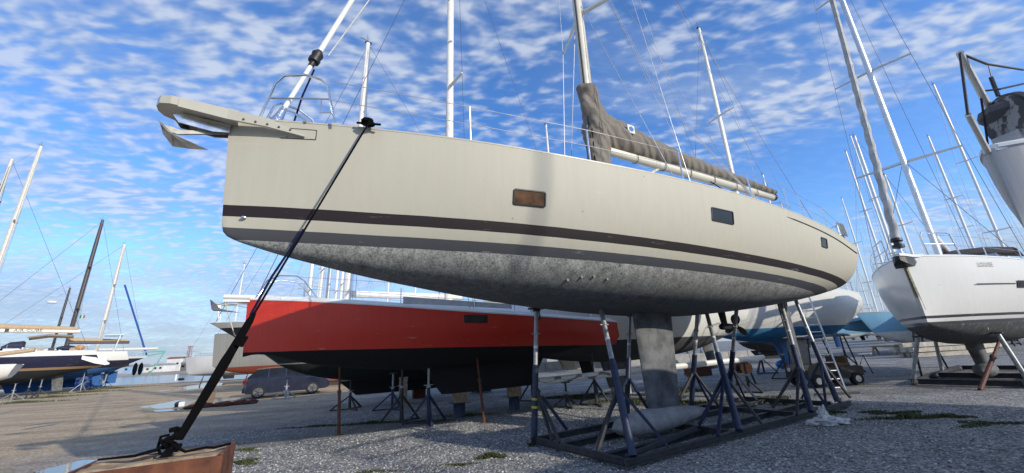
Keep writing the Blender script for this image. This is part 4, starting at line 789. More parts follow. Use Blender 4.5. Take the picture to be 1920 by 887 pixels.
# --- dark boat behind the red one
dk = hull_mat('dark_green_hull_paint', [(1.60, (0.42, 0.42, 0.38)), (1.64, (0.010, 0.014, 0.012)), (1.95, (0.012, 0.013, 0.015)), (2.84, (0.60, 0.60, 0.57))], (0.012, 0.018, 0.014), 0.0, coat=0.3, rough=0.4)
d_bow = (-9.95, 12.6)
dyt = gen_yacht('dark hulled yacht with overhanging bow behind the red racer', d_bow, 29, 12.5, 1.8, 3.02, 2.75, 1.55, 0.80, dk, rake=1.9, trake=0.9, mast=(4.05, 13.0, 0.15), keel=(4.0, 9.0, 4.6, 8.6, 0.42, 0.5), keel_mat=M_black_af(), boom=True, spar=M_white_spar(), sprd=1)[0]
# --- grey steel hull with red bottom
gh = hull_mat('bare_grey_hull_red_bottom', [(1.62, (0.33, 0.32, 0.29))], (0.24, 0.055, 0.028), 0.0, coat=0.0, rough=0.75, dirt=0.2)
gb = AT(392, 690, 26); gen_yacht('bare grey hull with brick red bottom behind the dark boat', (gb.x, gb.y), 24, 14, 2.1, 3.75, 3.5, 1.5, 0.85, gh, rake=0.15, trake=0.3, keel=(4, 10, 4.5, 9.5, 0.35, 0.6), keel_mat=mat('red_antifouling', (0.24, 0.055, 0.028), 0.8), mast=(6, 15, 0.11), lines=False, deckm=mat('grey_deck', (0.3, 0.3, 0.28), 0.8))
wl_ = hull_mat('white_hull_grey_bottom', [(1.15, (0.72, 0.72, 0.70))], (0.35, 0.36, 0.36), coat=0.4)
wb = AT(345, 690, 40); t_, *_ = gen_yacht('white motor boat on props at the water edge', (wb.x, wb.y), 18, 11, 1.9, 2.75, 2.7, 1.1, 0.85, wl_, rake=0.3, cabin=True, mast=None, pulpit=True, lines=False, cat='motor boat', name='motor_boat')
P(t_, 'wheelhouse', MB().box((6, 0, 3.3), (3, 2.4, 1.3)), M_white(), False); P(t_, 'antenna', MB().tube([(3, 0, 2.7), (3.6, 0, 5.6)], 0.03, 6), M_wirel())
for f, lab in ((-0.3, 'thin prop under the bow of the white motor boat'), (3.4, 'thin prop further aft under the white motor boat')):
    p0_ = Vector((wb.x + 2 + f, wb.y + 0.3 + f * 0.3, 0)); prop(p0_, p0_ + Vector((0.1, 0.2, 1.0)), lab, M_dark_steel(), 'props under the motor boat', 0.05)

# --- parked car
cp = G(468, 749); ce = G(592, 738); cd = (ce - cp); ch = math.atan2(cd.y, cd.x)
car = T('parked_car', 'dark blue grey hatchback parked under the hulls', 'car', cp + Vector((-0.35, 0.75, 0)), ch)
def car_ring(x, w, zl, zbelt, ztop, wt): return [(x, -w, zl), (x, -w, zbelt), (x, -wt, ztop), (x, wt, ztop), (x, w, zbelt), (x, w, zl)]
carp = mat('blue_grey_car_paint', (0.025, 0.030, 0.055), 0.25, 0.4, 0.1, 2, coat=0.8)
P(car, 'body', MB().loft([car_ring(*a) for a in ((-0.42, 0.70, 0.42, 0.62, 0.80, 0.62), (-0.30, 0.82, 0.26, 0.86, 0.98, 0.74), (0.0, 0.86, 0.24, 0.92, 1.02, 0.78), (1.9, 0.87, 0.24, 0.92, 0.98, 0.80), (2.7, 0.86, 0.24, 0.88, 0.94, 0.78), (3.4, 0.82, 0.26, 0.74, 0.80, 0.7), (3.6, 0.7, 0.36, 0.6, 0.66, 0.6))]), carp, ang=25)
P(car, 'cabin', MB().loft([car_ring(*a) for a in ((-0.30, 0.74, 0.90, 1.0, 1.05, 0.62), (0.1, 0.76, 0.9, 1.02, 1.42, 0.56), (1.2, 0.76, 0.9, 1.02, 1.46, 0.58), (1.9, 0.74, 0.9, 1.0, 1.36, 0.55), (2.65, 0.72, 0.88, 0.92, 0.95, 0.6))]), M_glass(), ang=25)
P(car, 'roof', MB().loft([[(x, -w, z), (x, 0, z + 0.03), (x, w, z)] for x, w, z in ((0.05, 0.55, 1.415), (0.6, 0.57, 1.47), (1.3, 0.58, 1.475), (1.9, 0.54, 1.375))], False, False), carp)
for sd in (-1, 1):
    P(car, 'tail_light', MB().box((-0.36, sd * 0.66, 0.84), (0.20, 0.28, 0.20)), mat('red_lens', (0.35, 0.015, 0.015), 0.2, coat=0.5)); P(car, 'door', MB().box((1.2, sd * 0.868, 0.6), (1.0, 0.012, 0.55)), carp)
    for x in (0.25, 2.75):
        wh = P(car, 'wheel', MB().lathe([(-0.1, 0.24), (-0.1, 0.31), (0.1, 0.31), (0.1, 0.24)], (x, sd * 0.80, 0.31), 'y', 22), M_rubber()); P(wh, 'rim', MB().lathe([(-0.105, 0.05), (-0.105, 0.22), (0.105, 0.22), (0.105, 0.05)], (x, sd * 0.81, 0.31), 'y', 16), mat('dull_grey_rim', (0.16, 0.16, 0.17), 0.4, 0.5))
        for k in range(5): P(wh, 'spoke', MB().beam((x, sd * 0.92, 0.31), (x + 0.2 * math.cos(k * 1.257), sd * 0.92, 0.31 + 0.2 * math.sin(k * 1.257)), 0.05, 0.03), M_dark_steel())
P(car, 'number_plate', MB().box((-0.47, 0, 0.56), (0.02, 0.5, 0.12)), M_white(), False)
for x in (0.62, 1.42): [P(car, 'door_pillar', MB().beam((x, sd * 0.775, 0.98), (x, sd * 0.60, 1.43), 0.05, 0.03), carp, False) for sd in (-1, 1)]
P(car, 'rear_bumper', MB().box((-0.36, 0, 0.42), (0.2, 1.45, 0.24)), carp)

# --- boats further back whose masts rise over the hulls
def back_boat(pxb, pxt, pyt, Y, label, hull=None, r=0.11, hd=29, L=11, spar=None, sprd=2, group='yachts standing behind the red racer', boom=True, zb=3.0, lines=True, frac=0.42):
    """stands a yacht so that its mast foot is at column pxb (deck level) and depth Y, with a mast reaching up to row pyt."""
    base = AT(pxb, 600, Y); top = AT(pxt, pyt, Y); d = Vector((math.cos(R(hd)), math.sin(R(hd)), 0)); b_ = Vector((base.x, Y, 0)) - d * L * frac
    return gen_yacht(label, (b_.x, b_.y), hd, L, 1.7, zb, zb - 0.3, 1.6, 1.05, hull or MATS['white_hull_grey_bottom'], rake=0.7, mast=(L * frac, max(4, top.z - zb), r), keel=(L * 0.36, L * 0.5, L * 0.4, L * 0.5, 0.25), rudder=(L * 0.86, L * 0.92, 0.5, 0.1), spar=spar, sprd=sprd, group=group, boom=boom, lines=lines)[0]
back_boat(573, 590, 330, 34, 'white yacht seen through the gap under the cream bow, leftmost mast', r=0.15)
back_boat(590, 597, 503, 46, 'far white yacht whose short thin mast ends below the cream hull', r=0.10)
back_boat(608, 622, 300, 40, 'white yacht behind, second thick mast under the cream bow', r=0.16)
back_boat(624, 634, 330, 44, 'white yacht behind, third mast under the cream bow', r=0.14)
back_boat(634, 650, 300, 38, 'white yacht behind, fourth mast in the tight bunch under the bow', r=0.14)
back_boat(724, 728, 420, 46, 'far white yacht with thin mast right of the mast bunch', r=0.10)
back_boat(776, 778, 420, 44, 'far white yacht with mast just left of the red racer mast', r=0.11)
back_boat(860, 857, 420, 42, 'far white yacht with mast just right of the red racer mast', r=0.11)
back_boat(1052, 1048, 228, 30, 'white yacht whose short pale masthead shows above the cream deck by the boom', r=0.11)
back_boat(1500, 1477, 320, 40, 'white yacht whose mast top shows above the aft guard rail of the cream sloop', r=0.13, frac=0.85)
back_boat(440, 455, 492, 52, 'far yacht with slim mast above the grey hull', r=0.10)

# white yacht with grey bottom behind the keel, and white one with blue bottom behind the stern
wg = hull_mat('white_hull_charcoal_bottom', [(1.80, (0.70, 0.69, 0.63))], (0.055, 0.056, 0.060), coat=0.4)
e = AT(1347, 600, 17.0); d29 = Vector((math.cos(R(29)), math.sin(R(29)), 0)); b_ = Vector((e.x, 17.0, 0)) - d29 * 11
gen_yacht('white yacht with charcoal bottom seen behind the grey keel', (b_.x, b_.y), 29, 11, 1.75, 3.1, 2.75, 1.7, 1.12, wg, rake=0.4, trake=0.5, keel=(4.2, 5.6, 4.5, 5.4, 0.3), rudder=(9.6, 10.2, 0.55, 0.25), keel_mat=M_grey_af(), mast=None)
wbl = hull_mat('white_hull_bright_blue_bottom', [(2.02, (0.70, 0.69, 0.64))], (0.045, 0.24, 0.42), coat=0.3, speckle=(0.03, 0.13, 0.30), spk=(4.0, 0.4, 0.7))
c_ = G(1483, 702); d22 = Vector((math.cos(R(24)), math.sin(R(24)), 0)); b_ = Vector((c_.x, c_.y, 0)) - d22 * 5.3
wby, b_hb, b_zs, b_zk, b_sh = gen_yacht('white yacht with bright blue bottom and blue keel behind the stern', (b_.x, b_.y), 24, 10.6, 1.8, 3.75, 3.55, 1.95, 1.42, wbl, rake=0.5, trake=-0.5, keel=(4.6, 5.9, 5.0, 5.9, 0.45, 0.3, 0.26), keel_mat=mat('bright_blue_keel', (0.04, 0.20, 0.50), 0.6, 0, 0.25, 4), rudder=(9.2, 9.7, 1.0, 0.1), mast=(4.5, 15.6, 0.13), boom=True, tbeam=0.55, stern_z=2.6)
P(wby, 'sprayhood', MB().blob((6.6, 0, 3.85), (0.9, 1.0, 0.75), 14, 9, 0.04, 2), mat('black_canvas', (0.02, 0.02, 0.022), 0.85))
for i, (s, tt_, lab) in enumerate(((3.2, 1.2, 'dark tripod stand under the bow of the blue bottomed yacht'), (7.4, 1.25, 'dark tripod stand aft of the blue keel'), (5.4, -1.3, 'tripod stand on the far side of the blue keel'))):
    nn = Vector((d22.y, -d22.x, 0)); jack_stand(b_ + d22 * s + nn * tt_, 1.62, lab, 'dark', i * 0.6, 'stands under the blue bottomed yacht', spread=0.55)
# white motor yacht further back
mw = hull_mat('white_motor_yacht_hull', [(1.35, (0.012, 0.012, 0.014)), (1.45, (0.74, 0.74, 0.74)), (2.35, (0.02, 0.02, 0.02)), (2.42, (0.74, 0.74, 0.74))], (0.02, 0.02, 0.022), coat=0.5)
e = AT(1352, 630, 27); mt_, *_ = gen_yacht('white motor yacht with black bands far behind the propeller', (e.x, 27), 12, 7.6, 1.8, 2.75, 2.6, 1.4, 0.75, mw, rake=1.2, mast=None, cat='motor boat', name='motor_boat', lines=False, keel=(2, 5, 2.5, 4.8, 0.3))
P(mt_, 'superstructure', MB().loft([[(x, -1.5, 2.6), (x, -1.3, z), (x, 1.3, z), (x, 1.5, 2.6)] for x, z in ((2.8, 2.7), (3.5, 3.4), (6.2, 3.5), (6.6, 2.7))]), M_white(), False)

# --- LOUISE
LH = 34.0; ld = Vector((math.cos(R(LH)), math.sin(R(LH)), 0)); ln_ = Vector((ld.y, -ld.x, 0)); LB = Vector((10.45, 10.25, 0))
lm = hull_mat('white_gelcoat_double_stripe', [(1.70, (0.055, 0.056, 0.062)), (1.79, (0.74, 0.73, 0.69)), (1.88, (0.035, 0.035, 0.042)), (1.95, (0.74, 0.73, 0.69))], (0.06, 0.062, 0.065), 0.0, coat=0.5, rough=0.3, speckle=(0.26, 0.27, 0.27), spk=(9.0, 0.5, 0.72), dirt=0.05, fade=(1.2, 1.7, 0.2))
lou, l_hb, l_zs, l_zk, l_sh = gen_yacht('white sloop lettered on the bow, with double dark stripe, at right', (LB.x, LB.y), LH, 13.0, 2.1, 3.52, 3.25, 1.66, 1.08, lm, rake=0.28, trake=0.4, keel=(4.6, 5.9, 5.2, 6.0, 0.28, 0.5, 0.27), keel_mat=M_grey_af(), rudder=(11.2, 11.8, 0.5, 0.2), mast=None, boom=False, pulpit=False, fore=0.12)
rig(lou, 5.0, 3.5, 17.5, 0.13, M_alu(), 3, sw=1.45, L=13, bow=(0.12, 0, 4.05), stern=(12.8, 0, 3.4), beam=1.75, furl=0.085, furl_mat=mat('weathered_furled_sail', (0.42, 0.41, 0.38), 0.85, 0, 0.3, 3, 0.012, 10), wr=0.008)
fr = []
for i in range(181):
    f_ = i / 180; cz = lerp(4.05, 20.5, f_); cx = lerp(0.12, 5.2, f_); fr.append([(cx + math.cos(a) * r_, math.sin(a) * r_, cz) for a, r_ in [(2 * math.pi * k / 12, (0.098 - 0.04 * f_) * (1 + 0.16 * math.sin(2 * math.pi * k / 12 - f_ * 150))) for k in range(12)]])
P(lou, 'furled_genoa', MB().loft(fr), MATS['weathered_furled_sail'], ang=70)
P(lou, 'furler_drum', MB().tube([(0.09, 0, 3.78), (0.095, 0, 3.86), (0.096, 0, 3.87), (0.10, 0, 3.95), (0.101, 0, 3.96), (0.11, 0, 4.04)], [0.13, 0.13, 0.08, 0.08, 0.13, 0.12], 16), M_black())
P(lou, 'forestay_foot', MB().tube([(0.05, 0, 3.48), (0.09, 0, 3.8)], [0.07, 0.04], 8), M_steel())
P(lou, 'anchor_platform', MB().loft([[(x, -w, z), (x, -w, z + 0.07), (x, w, z + 0.07), (x, w, z)] for x, w, z in ((-0.42, 0.06, 3.50), (-0.3, 0.13, 3.49), (0.1, 0.2, 3.48), (0.6, 0.34, 3.49))]), M_white())
P(lou, 'bow_anchor_cover', MB().loft([[(x, -w, z0), (x, -w * 0.9, z1), (x, w * 0.9, z1), (x, w, z0)] for x, w, z0, z1 in ((-0.44, 0.05, 3.38, 3.48), (-0.3, 0.14, 3.28, 3.47), (0.02, 0.19, 3.22, 3.47), (0.2, 0.22, 3.34, 3.46))]), M_black(), False)
P(lou, 'stem_guard', MB().loft([[(0.02 + 0.28 * f, -0.045 - 0.012 * f, 3.25 - 1.15 * f), (-0.025 + 0.28 * f, -0.02, 3.25 - 1.15 * f), (-0.025 + 0.28 * f, 0.02, 3.25 - 1.15 * f), (0.02 + 0.28 * f, 0.045 + 0.012 * f, 3.25 - 1.15 * f)] for f in (0, 0.33, 0.66, 1.0)]), mat('patinated_bronze_strip', (0.25, 0.24, 0.17), 0.5, 0.5, 0.4, 20))
for sd in (-1, 1):
    P(lou, 'pulpit', MB().tube([(1.5, sd * 0.86, 3.5), (1.42, sd * 0.82, 4.1), (1.35, sd * 0.78, 4.13), (0.62, sd * 0.42, 4.15), (0.58, sd * 0.40, 4.08), (0.68, sd * 0.40, 3.5)], 0.018, 8).tube([(1.46, sd * 0.83, 3.82), (0.62, sd * 0.40, 3.84)], 0.014, 7), M_steel())
P(lou, 'boom', MB().tube([(5.15, 0, 4.75), (9.2, 0.3, 4.55)], 0.12, 12), M_white_spar()); P(lou, 'boom_vang', MB().tube([(5.1, 0, 3.75), (6.3, 0.1, 4.6)], 0.05, 9), M_alu())
P(lou, 'bimini', MB().loft([[(x, -1.4, z), (x, -0.8, z + 0.16), (x, 0, z + 0.22), (x, 0.8, z + 0.16), (x, 1.4, z)] for x, z in ((7.3, 4.0), (8.2, 4.3), (9.8, 4.4), (11.5, 4.25))], False, False), mat('dark_brown_canvas', (0.045, 0.033, 0.027), 0.9))
P(lou, 'sprayhood', MB().loft([[(x, -1.25, 3.4), (x, -1.05, z), (x, 1.05, z), (x, 1.25, 3.4)] for x, z in ((6.3, 3.55), (7.0, 4.05), (7.8, 4.15))]), mat('clear_vinyl_and_grey', (0.16, 0.17, 0.18), 0.2, coat=0.4))
def l_y(x, z): z0, z1 = l_zk(x / 13), l_zs(x / 13); ph = math.acos(max(0, min(1, 1 - (z - z0) / (z1 - z0)))); return l_hb(x / 13) * math.sin(ph) ** (0.72 - 0.12 * x / 13)
def l_patch(name, x0, x1, z0, z1, off, m, parent=None, n=8):
    return P(parent or lou, name, MB().loft([[(lerp(x0, x1, i / n), -l_y(lerp(x0, x1, i / n), z0) - off, z0), (lerp(x0, x1, i / n), -l_y(lerp(x0, x1, i / n), z1) - off, z1)] for i in range(n + 1)], False, False), m, False)
l_patch('accent_line', 1.75, 3.35, 2.70, 2.725, 0.004, M_black()); l_patch('accent_line', 4.25, 6.5, 2.70, 2.725, 0.004, M_black())
lw = l_patch('hull_window', 3.42, 4.12, 2.60, 2.80, 0.010, M_black()); l_patch('pane', 3.48, 4.06, 2.63, 2.77, 0.014, M_glass(), lw)
def lettering(root, text, x0, z0, size, yf, m, name='lettering', sx=1.0, dirx=1):
    cu = bpy.data.curves.new('t', 'FONT'); cu.body = text; cu.size = size; cu.extrude = 0.0; ob = bpy.data.objects.new('t', cu); col.objects.link(ob)
    dg = bpy.context.evaluated_depsgraph_get(); me = bpy.data.meshes.new_from_object(ob.evaluated_get(dg)); bpy.data.objects.remove(ob)
    for v in me.vertices: x = x0 + v.co.x * sx * dirx; z = z0 + v.co.y; v.co = (x, yf(x, z), z)
    me.materials.clear(); me.materials.append(m); o = bpy.data.objects.new(name, me); col.objects.link(o); o.parent = root; return o
lettering(lou, 'LOUISE', 1.98, 3.18, 0.17, lambda x, z: -l_y(x, z) - 0.006, mat('grey_lettering', (0.22, 0.22, 0.22), 0.5), sx=1.05)
P(lou, 'through_hull', MB().lathe([(-0.02, 0.04), (0.015, 0.03), (0.015, 0.018), (-0.01, 0.018)], (2.4, -l_y(2.4, 1.55), 1.55), 'y', 10), M_alu())
# its supports
lb_ = T('boat_cradle', 'low dark steel cradle with grey posts under the white lettered sloop', 'cradle', (0, 0, 0))
def LL(s, t, z): return LB + ld * s + ln_ * t + Vector((0, 0, z))
for tt_ in (-1.2, 1.0): P(lb_, 'base_rail', MB().ibeam(LL(2.6, tt_, 0.1), LL(9.5, tt_, 0.1), 0.12, 0.16), M_dark_steel(), False)
for s in (2.8, 5.4, 9.2): P(lb_, 'cross_beam', MB().ibeam(LL(s, -1.1, 0.105), LL(s, 0.9, 0.105), 0.12, 0.15), M_dark_steel(), False)
for s, tt_, ts, tz in ((2.9, 1.0, 0.8, 1.42), (2.9, -1.2, -0.8, 1.42), (6.6, 1.0, 1.2, 1.35), (6.6, -1.2, -1.1, 1.35), (9.0, 1.0, 1.2, 1.5)):
    a = P(lb_, 'post', MB().tube([LL(s, tt_, 0.18), LL(s + 0.05, ts, tz)], 0.055, 10), M_galv()); P(a, 'brace', MB().beam(LL(s + 0.02, lerp(tt_, ts, 0.6), 0.9), LL(s + 0.95, tt_, 0.19), 0.05, 0.05), M_dark_steel(), False); P(a, 'pad', MB().box(LL(s + 0.05, ts, tz), (0.25, 0.2, 0.04), R(LH)), M_dark_steel(), False)
prop(G(1838, 732), LL(3.7, 0.75, 1.28), 'red brown slanting prop in front of the white lettered sloop', mat('dull_red_prop_paint', (0.10, 0.035, 0.028), 0.7, 0, 0.4, 8), 'loose props', 0.05)

# --- close bow at the right edge of the picture
nb_m = hull_mat('dull_grey_white_hull', [(2.0, (0.50, 0.50, 0.50))], (0.30, 0.31, 0.31), coat=0.2, rough=0.5, dirt=0.3)
nbow = AT(1866, 310, 3.4)
near, n_hb, n_zs, n_zk, n_sh = gen_yacht('close grey white bow with a worn round roller pad at the right edge', (nbow.x, nbow.y), 10, 8, 1.2, 3.24, 3.1, 2.42, 1.95, nb_m, hbt=[(0, 0.012), (0.004, 0.05), (0.012, 0.10), (0.03, 0.19), (0.06, 0.30), (0.12, 0.50), (0.3, 0.95), (0.6, 1.2), (1, 1.0)], rake=0.0, trake=0.3, keel=(3, 5, 3.4, 5, 0.2, 0.3), mast=None, pulpit=False, lines=False, fore=0.02)
P(near, 'bow_plate', MB().loft([[(x, -w, z - 0.02), (x, -w, z + 0.05), (x, w, z + 0.05), (x, w, z - 0.02)] for x, w, z in ((0.02, 0.05, 3.23), (0.2, 0.16, 3.23), (0.8, 0.4, 3.23))]), M_white())
nl = lambda px, py, Y: near.matrix_basis.inverted() @ AT(px, py, Y)
DC = nl(1884, 226, 3.45); DA = Vector((0.887, -0.462, 0.0)); dsk = lambda d_: DC + DA * d_
rp = P(near, 'roller_bracket', MB().tube([dsk(0.5), dsk(0.07)], [0.26, 0.25], 24).box((0.45, 0.0, 3.32), (0.3, 0.2, 0.2)), mat('dull_grey_white_bracket', (0.42, 0.42, 0.42), 0.5))
P(rp, 'rubber_ring', MB().tube([dsk(0.075), dsk(0.02)], [0.266, 0.262], 28), M_black()); P(rp, 'round_pad', MB().tube([dsk(0.025), dsk(0.0)], [0.244, 0.23], 28), mat('flaking_grey_pad', (0.10, 0.10, 0.11), 0.8, 0, 0.3, 7, 0.003, 30, c2=(0.34, 0.34, 0.34), split=(0.48, 0.53)))
P(near, 'canvas_cover', MB().blob((0.75, 0.0, 3.70), (0.5, 0.26, 0.12), 14, 8, 0.06, 5), mat('grey_sailcloth', (0.13, 0.13, 0.14), 0.8))
P(near, 'davit_tube', MB().tube([(0.3, -0.32, 3.50), (0.7, -0.6, 3.60), (1.3, -0.8, 3.8)], 0.04, 9), mat('dull_grey_white_bracket', (0.42, 0.42, 0.42), 0.5))
for a, b2, r in (((1800, 100), (1872, 235), 0.045), ((1815, 215), (1872, 322), 0.036)):
    P(near, 'pulpit_tube', MB().tube([nl(*a, 2.5), nl(*b2, 4.2)], [r * 0.5, r * 0.8], 10), M_white_spar())
for pts in (((1800, 100, 2.5), (1815, 215, 2.5)), ((1839, 180, 3.3), (1852, 270, 3.7)), ((1800, 100, 2.5), (1850, 120, 2.7), (1919, 131, 3.0)), ((1842, 171, 3.3), (1875, 167, 3.2), (1919, 157, 3.2))):
    P(near, 'lashing', MB().tube([nl(*q_) for q_ in pts], 0.009, 6), M_dark_steel())
P(near, 'flagstaff', MB().tube([nl(1858, 145, 3.5), nl(1872, 180, 3.5)], 0.018, 7).tube([nl(1853, 122, 3.5), nl(1860, 148, 3.5)], 0.005, 5), M_black())
P(near, 'bow_eye', MB().blob((0.30, -0.42, 2.78), (0.04, 0.04, 0.04), 8, 6, 0.1, 1), M_alu())

# --- boat behind the photographer: it shades the yard
bb = ML(2.0, 11.7, 0)
gen_yacht('white sloop standing behind the photographer, parallel to the cream sloop', (bb.x, bb.y), 33, 14.5, 2.1, 4.3, 3.9, 2.75, 2.0, MATS['white_motor_yacht_hull'], rake=0.3, keel=(6, 7.4, 6.2, 7.3, 0.2), mast=None, lines=False, pulpit=False)
b3 = ML(10.4, 27.5, 0)
gen_yacht('tall masted white sloop in the next row behind the photographer', (b3.x, b3.y), 33, 14.5, 2.1, 4.3, 3.9, 2.75, 2.0, MATS['white_motor_yacht_hull'], rake=0.3, keel=(6, 7.4, 6.2, 7.3, 0.2), mast=(2.2, 21, 0.05), boom=False, wr=0.002, lines=False, pulpit=False)

# --- light blue trimaran beyond the golf cart
tl = hull_mat('pale_blue_hull_white_bottom', [(1.60, (0.20, 0.42, 0.58))], (0.62, 0.62, 0.58), coat=0.3, rough=0.4)
tc_ = AT(1614, 620, 29); tri, t_hb, t_zs, t_zk, t_sh = gen_yacht('pale blue trimaran with white bottom beyond the golf cart', (tc_.x, tc_.y), 8, 12, 1.25, 3.05, 2.75, 1.45, 0.55, tl, rake=0.9, mast=(5, 15, 0.13), cat='trimaran', name='trimaran', lines=False, deckm=mat('tan_deck', (0.45, 0.38, 0.28), 0.7))
for sd, lab in ((-1, 'near float'), (1, 'far float')):
    hmf, shf_ = hull_mesh(9.5, smooth_table([(0, 0.02), (0.2, 0.4), (0.6, 0.5), (1, 0.2)]), smooth_table([(0, 2.75), (0.5, 2.55), (1, 2.5)]), smooth_table([(0, 2.3), (0.1, 1.9), (0.5, 1.6), (1, 1.9)]), lambda u: 0.7, 0.5, 0.2, 20, 8)
    hmf.v = [(x + 1.5, y + sd * 3.6, z) for x, y, z in hmf.v]; P(tri, 'float', hmf, tl)
    for x in (3.2, 7.6): P(tri, 'cross_beam', MB().loft([[(x + a, sd * y, z + b2) for a, b2 in ((-0.5, 0), (0.5, 0), (0.6, 0.2), (-0.6, 0.2))] for y, z in ((0.6, 2.7), (2.2, 2.62), (3.6, 2.45))]), mat('pale_blue_paint', (0.22, 0.46, 0.62), 0.4))
    P(tri, 'wing_net', MB().add([(3.5, sd * 0.9, 2.8), (7.4, sd * 0.9, 2.75), (7.4, sd * 3.4, 2.62), (3.5, sd * 3.4, 2.66)], [(0, 1, 2, 3)]), mat('pale_blue_paint', (0.22, 0.46, 0.62), 0.4))
P(tri, 'boom_cover', MB().tube([(5.2, 0, 4.3), (9, 0, 4.0)], 0.22, 10), mat('charcoal_canvas', (0.05, 0.05, 0.06), 0.9))
t2 = AT(1555, 610, 40); gen_yacht('pale blue hull half hidden behind the golf cart', (t2.x - 6, t2.y), 4, 11, 1.5, 3.0, 2.8, 1.7, 1.0, tl, rake=0.8, mast=(4.6, 13, 0.11), lines=False)
for i, (px, lab) in enumerate(((1655, 'wooden trestle under the bow of the pale blue trimaran'), (1700, 'wooden trestle amidships under the trimaran'))):
    p_ = AT(px, 640, 30); tr = T('trestle', lab, 'trestle', (p_.x, 30, 0), 0.2, 'trestles under the trimaran'); P(tr, 'top_rail', MB().box((0, 0, 0.60), (0.3, 1.6, 0.12)), M_wood())
    for sx in (-1, 1):
        for sy in (-0.9, 0.9): P(tr, 'leg', MB().beam((sx * 0.08, sy * 0.8, 0.55), (sx * 0.3, sy * 0.8, 0.0), 0.1, 0.1), M_wood())
# forest of far masts on the right, each on its own hull
fm = [(1607, 280, 1690, 6, 46, 0.16), (1606, 368, 1650, 5, 58, 0.14), (1640, 250, 1712, 5, 60, 0.15), (1624, 505, 1636, 3, 75, 0.12), (1650, 520, 1662, 3, 82, 0.12), (1668, 470, 1690, 3, 75, 0.12), (1693, 455, 1718, 3, 80, 0.12), (1712, 480, 1735, 3, 85, 0.12), (1735, 500, 1752, 3, 85, 0.12), (1785, 250, 1880, 6, 40, 0.16), (1838, 150, 1940, 6, 34, 0.15), (1812, 330, 1880, 5, 52, 0.13), (1596, 512, 1606, 3, 80, 0.12), (1580, 535, 1588, 3, 90, 0.12)]
for i, (xt, yt, xb, n_, Y, r) in enumerate(fm):
    lab = {0: 'far white yacht with tall mast rising left of the white lettered sloop', 1: 'far white yacht with mid height mast just left of the trimaran mast', 2: 'far white yacht with tall thin mast behind the pale blue trimaran', 9: 'far yacht with tall mast rising beyond the lettered sloop boom', 10: 'far yacht with mast beside the right picture edge', 11: 'far yacht with lower mast beyond the dark bimini'}.get(i, 'small far white yacht with bare mast in the crowded row beyond the trimaran')
    back_boat(xb, xt, yt, Y, lab, r=r, hd=20, group='far yachts beyond the trimaran', lines=False, sprd=2)

# --- boats on the left by the water
dA = 47.0
def left_boat(px, py, Y, label, L, B, deck, wl, hmat_, **kw):
    s_ = AT(px, py, Y); d = Vector((math.cos(R(dA)), math.sin(R(dA)), 0)); b_ = Vector((s_.x, s_.y, 0)) - d * L
    return gen_yacht(label, (b_.x, b_.y), dA, L, B, deck + 0.35, deck, wl, wl - 1.25, hmat_, cat='yacht', **kw)
def mast_at(px, py, Y, L, pxm):                                      # station of a mast standing in column pxm
    s_ = AT(px, py, Y); d = Vector((math.cos(R(dA)), math.sin(R(dA)), 0)); b_ = Vector((s_.x, s_.y, 0)) - d * L
    return min((abs(PX(b_ + d * (0.1 * k) + Vector((0, 0, 5)))[0] - pxm), 0.1 * k) for k in range(int(L * 10)))[1]
nv = hull_mat('navy_hull_tan_boot_stripe', [(2.30, (0.30, 0.19, 0.10)), (2.52, (0.010, 0.013, 0.045)), (3.60, (0.74, 0.74, 0.72))], (0.012, 0.015, 0.02), coat=0.6, rough=0.25)
la, la_hb, la_zs, *_ = left_boat(176, 665, 42, 'navy hulled yacht with tan stripe and white scoop stern by the water', 15, 2.3, 4.0, 2.3, nv, rake=1.2, trake=-0.8, keel=(5.5, 8.5, 6, 8.0, 0.2, 0.5), keel_mat=M_grey_af(), rudder=(12.4, 13.2, 0.3, 0.3), mast=None, boom=False, deckm=M_white())
P(la, 'scoop_transom', MB().loft([[(x, -w, z0), (x, -w, z1), (x, w, z1), (x, w, z0)] for x, w, z0, z1 in ((14.2, 1.9, 3.2, 4.0), (15.2, 1.75, 2.75, 3.6), (16.0, 1.5, 2.55, 2.95), (16.3, 1.3, 2.6, 2.75))]), M_white())
lm_ = AT(2, 630, 38.0)
P(la, 'mast', MB().tube([(5.6, 0, 4.0), (5.6, 0, 23.5)], [0.2, 0.14], 12), mat('grey_white_spar', (0.6, 0.58, 0.52), 0.4)); 
for z, w in ((9, 1.5), (14, 1.3), (19, 1.0)):
    for sd in (-1, 1): P(la, 'spreader', MB().tube([(5.6, 0, z), (5.7, sd * w, z)], 0.05, 6), M_dark_steel()); wire(la, (5.7, sd * 2.0, 4), (5.7, sd * w, z), 0.014); wire(la, (5.7, sd * w, z), (5.6, 0, 23.2), 0.014)
wire(la, (14.5, 0, 4.2), (5.6, 0, 23.4), 0.014, name='backstay'); wire(la, (0, 0, 4.4), (5.6, 0, 21), 0.05, M_dark_steel(), 'forestay')
P(la, 'sprayhood', MB().loft([[(x, -1.2, 4.1), (x, -1.0, z), (x, 1.0, z), (x, 1.2, 4.1)] for x, z in ((8.6, 4.4), (9.3, 5.0), (10.1, 5.1))]), mat('dark_navy_canvas', (0.02, 0.022, 0.05), 0.9))
for k in range(5): P(la, 'deck_locker', MB().box((10.6 + 0.7 * k, -1.5 + 0.15 * (k % 2), 4.22), (0.4, 0.3, 0.3)), (M_white(), M_tan(), M_black())[k % 3], False)
P(la, 'orange_liferaft', MB().blob((13.9, -1.6, 4.35), (0.35, 0.22, 0.25), 10, 7, 0.15, 6), mat('faded_orange_canvas', (0.50, 0.22, 0.06), 0.8))
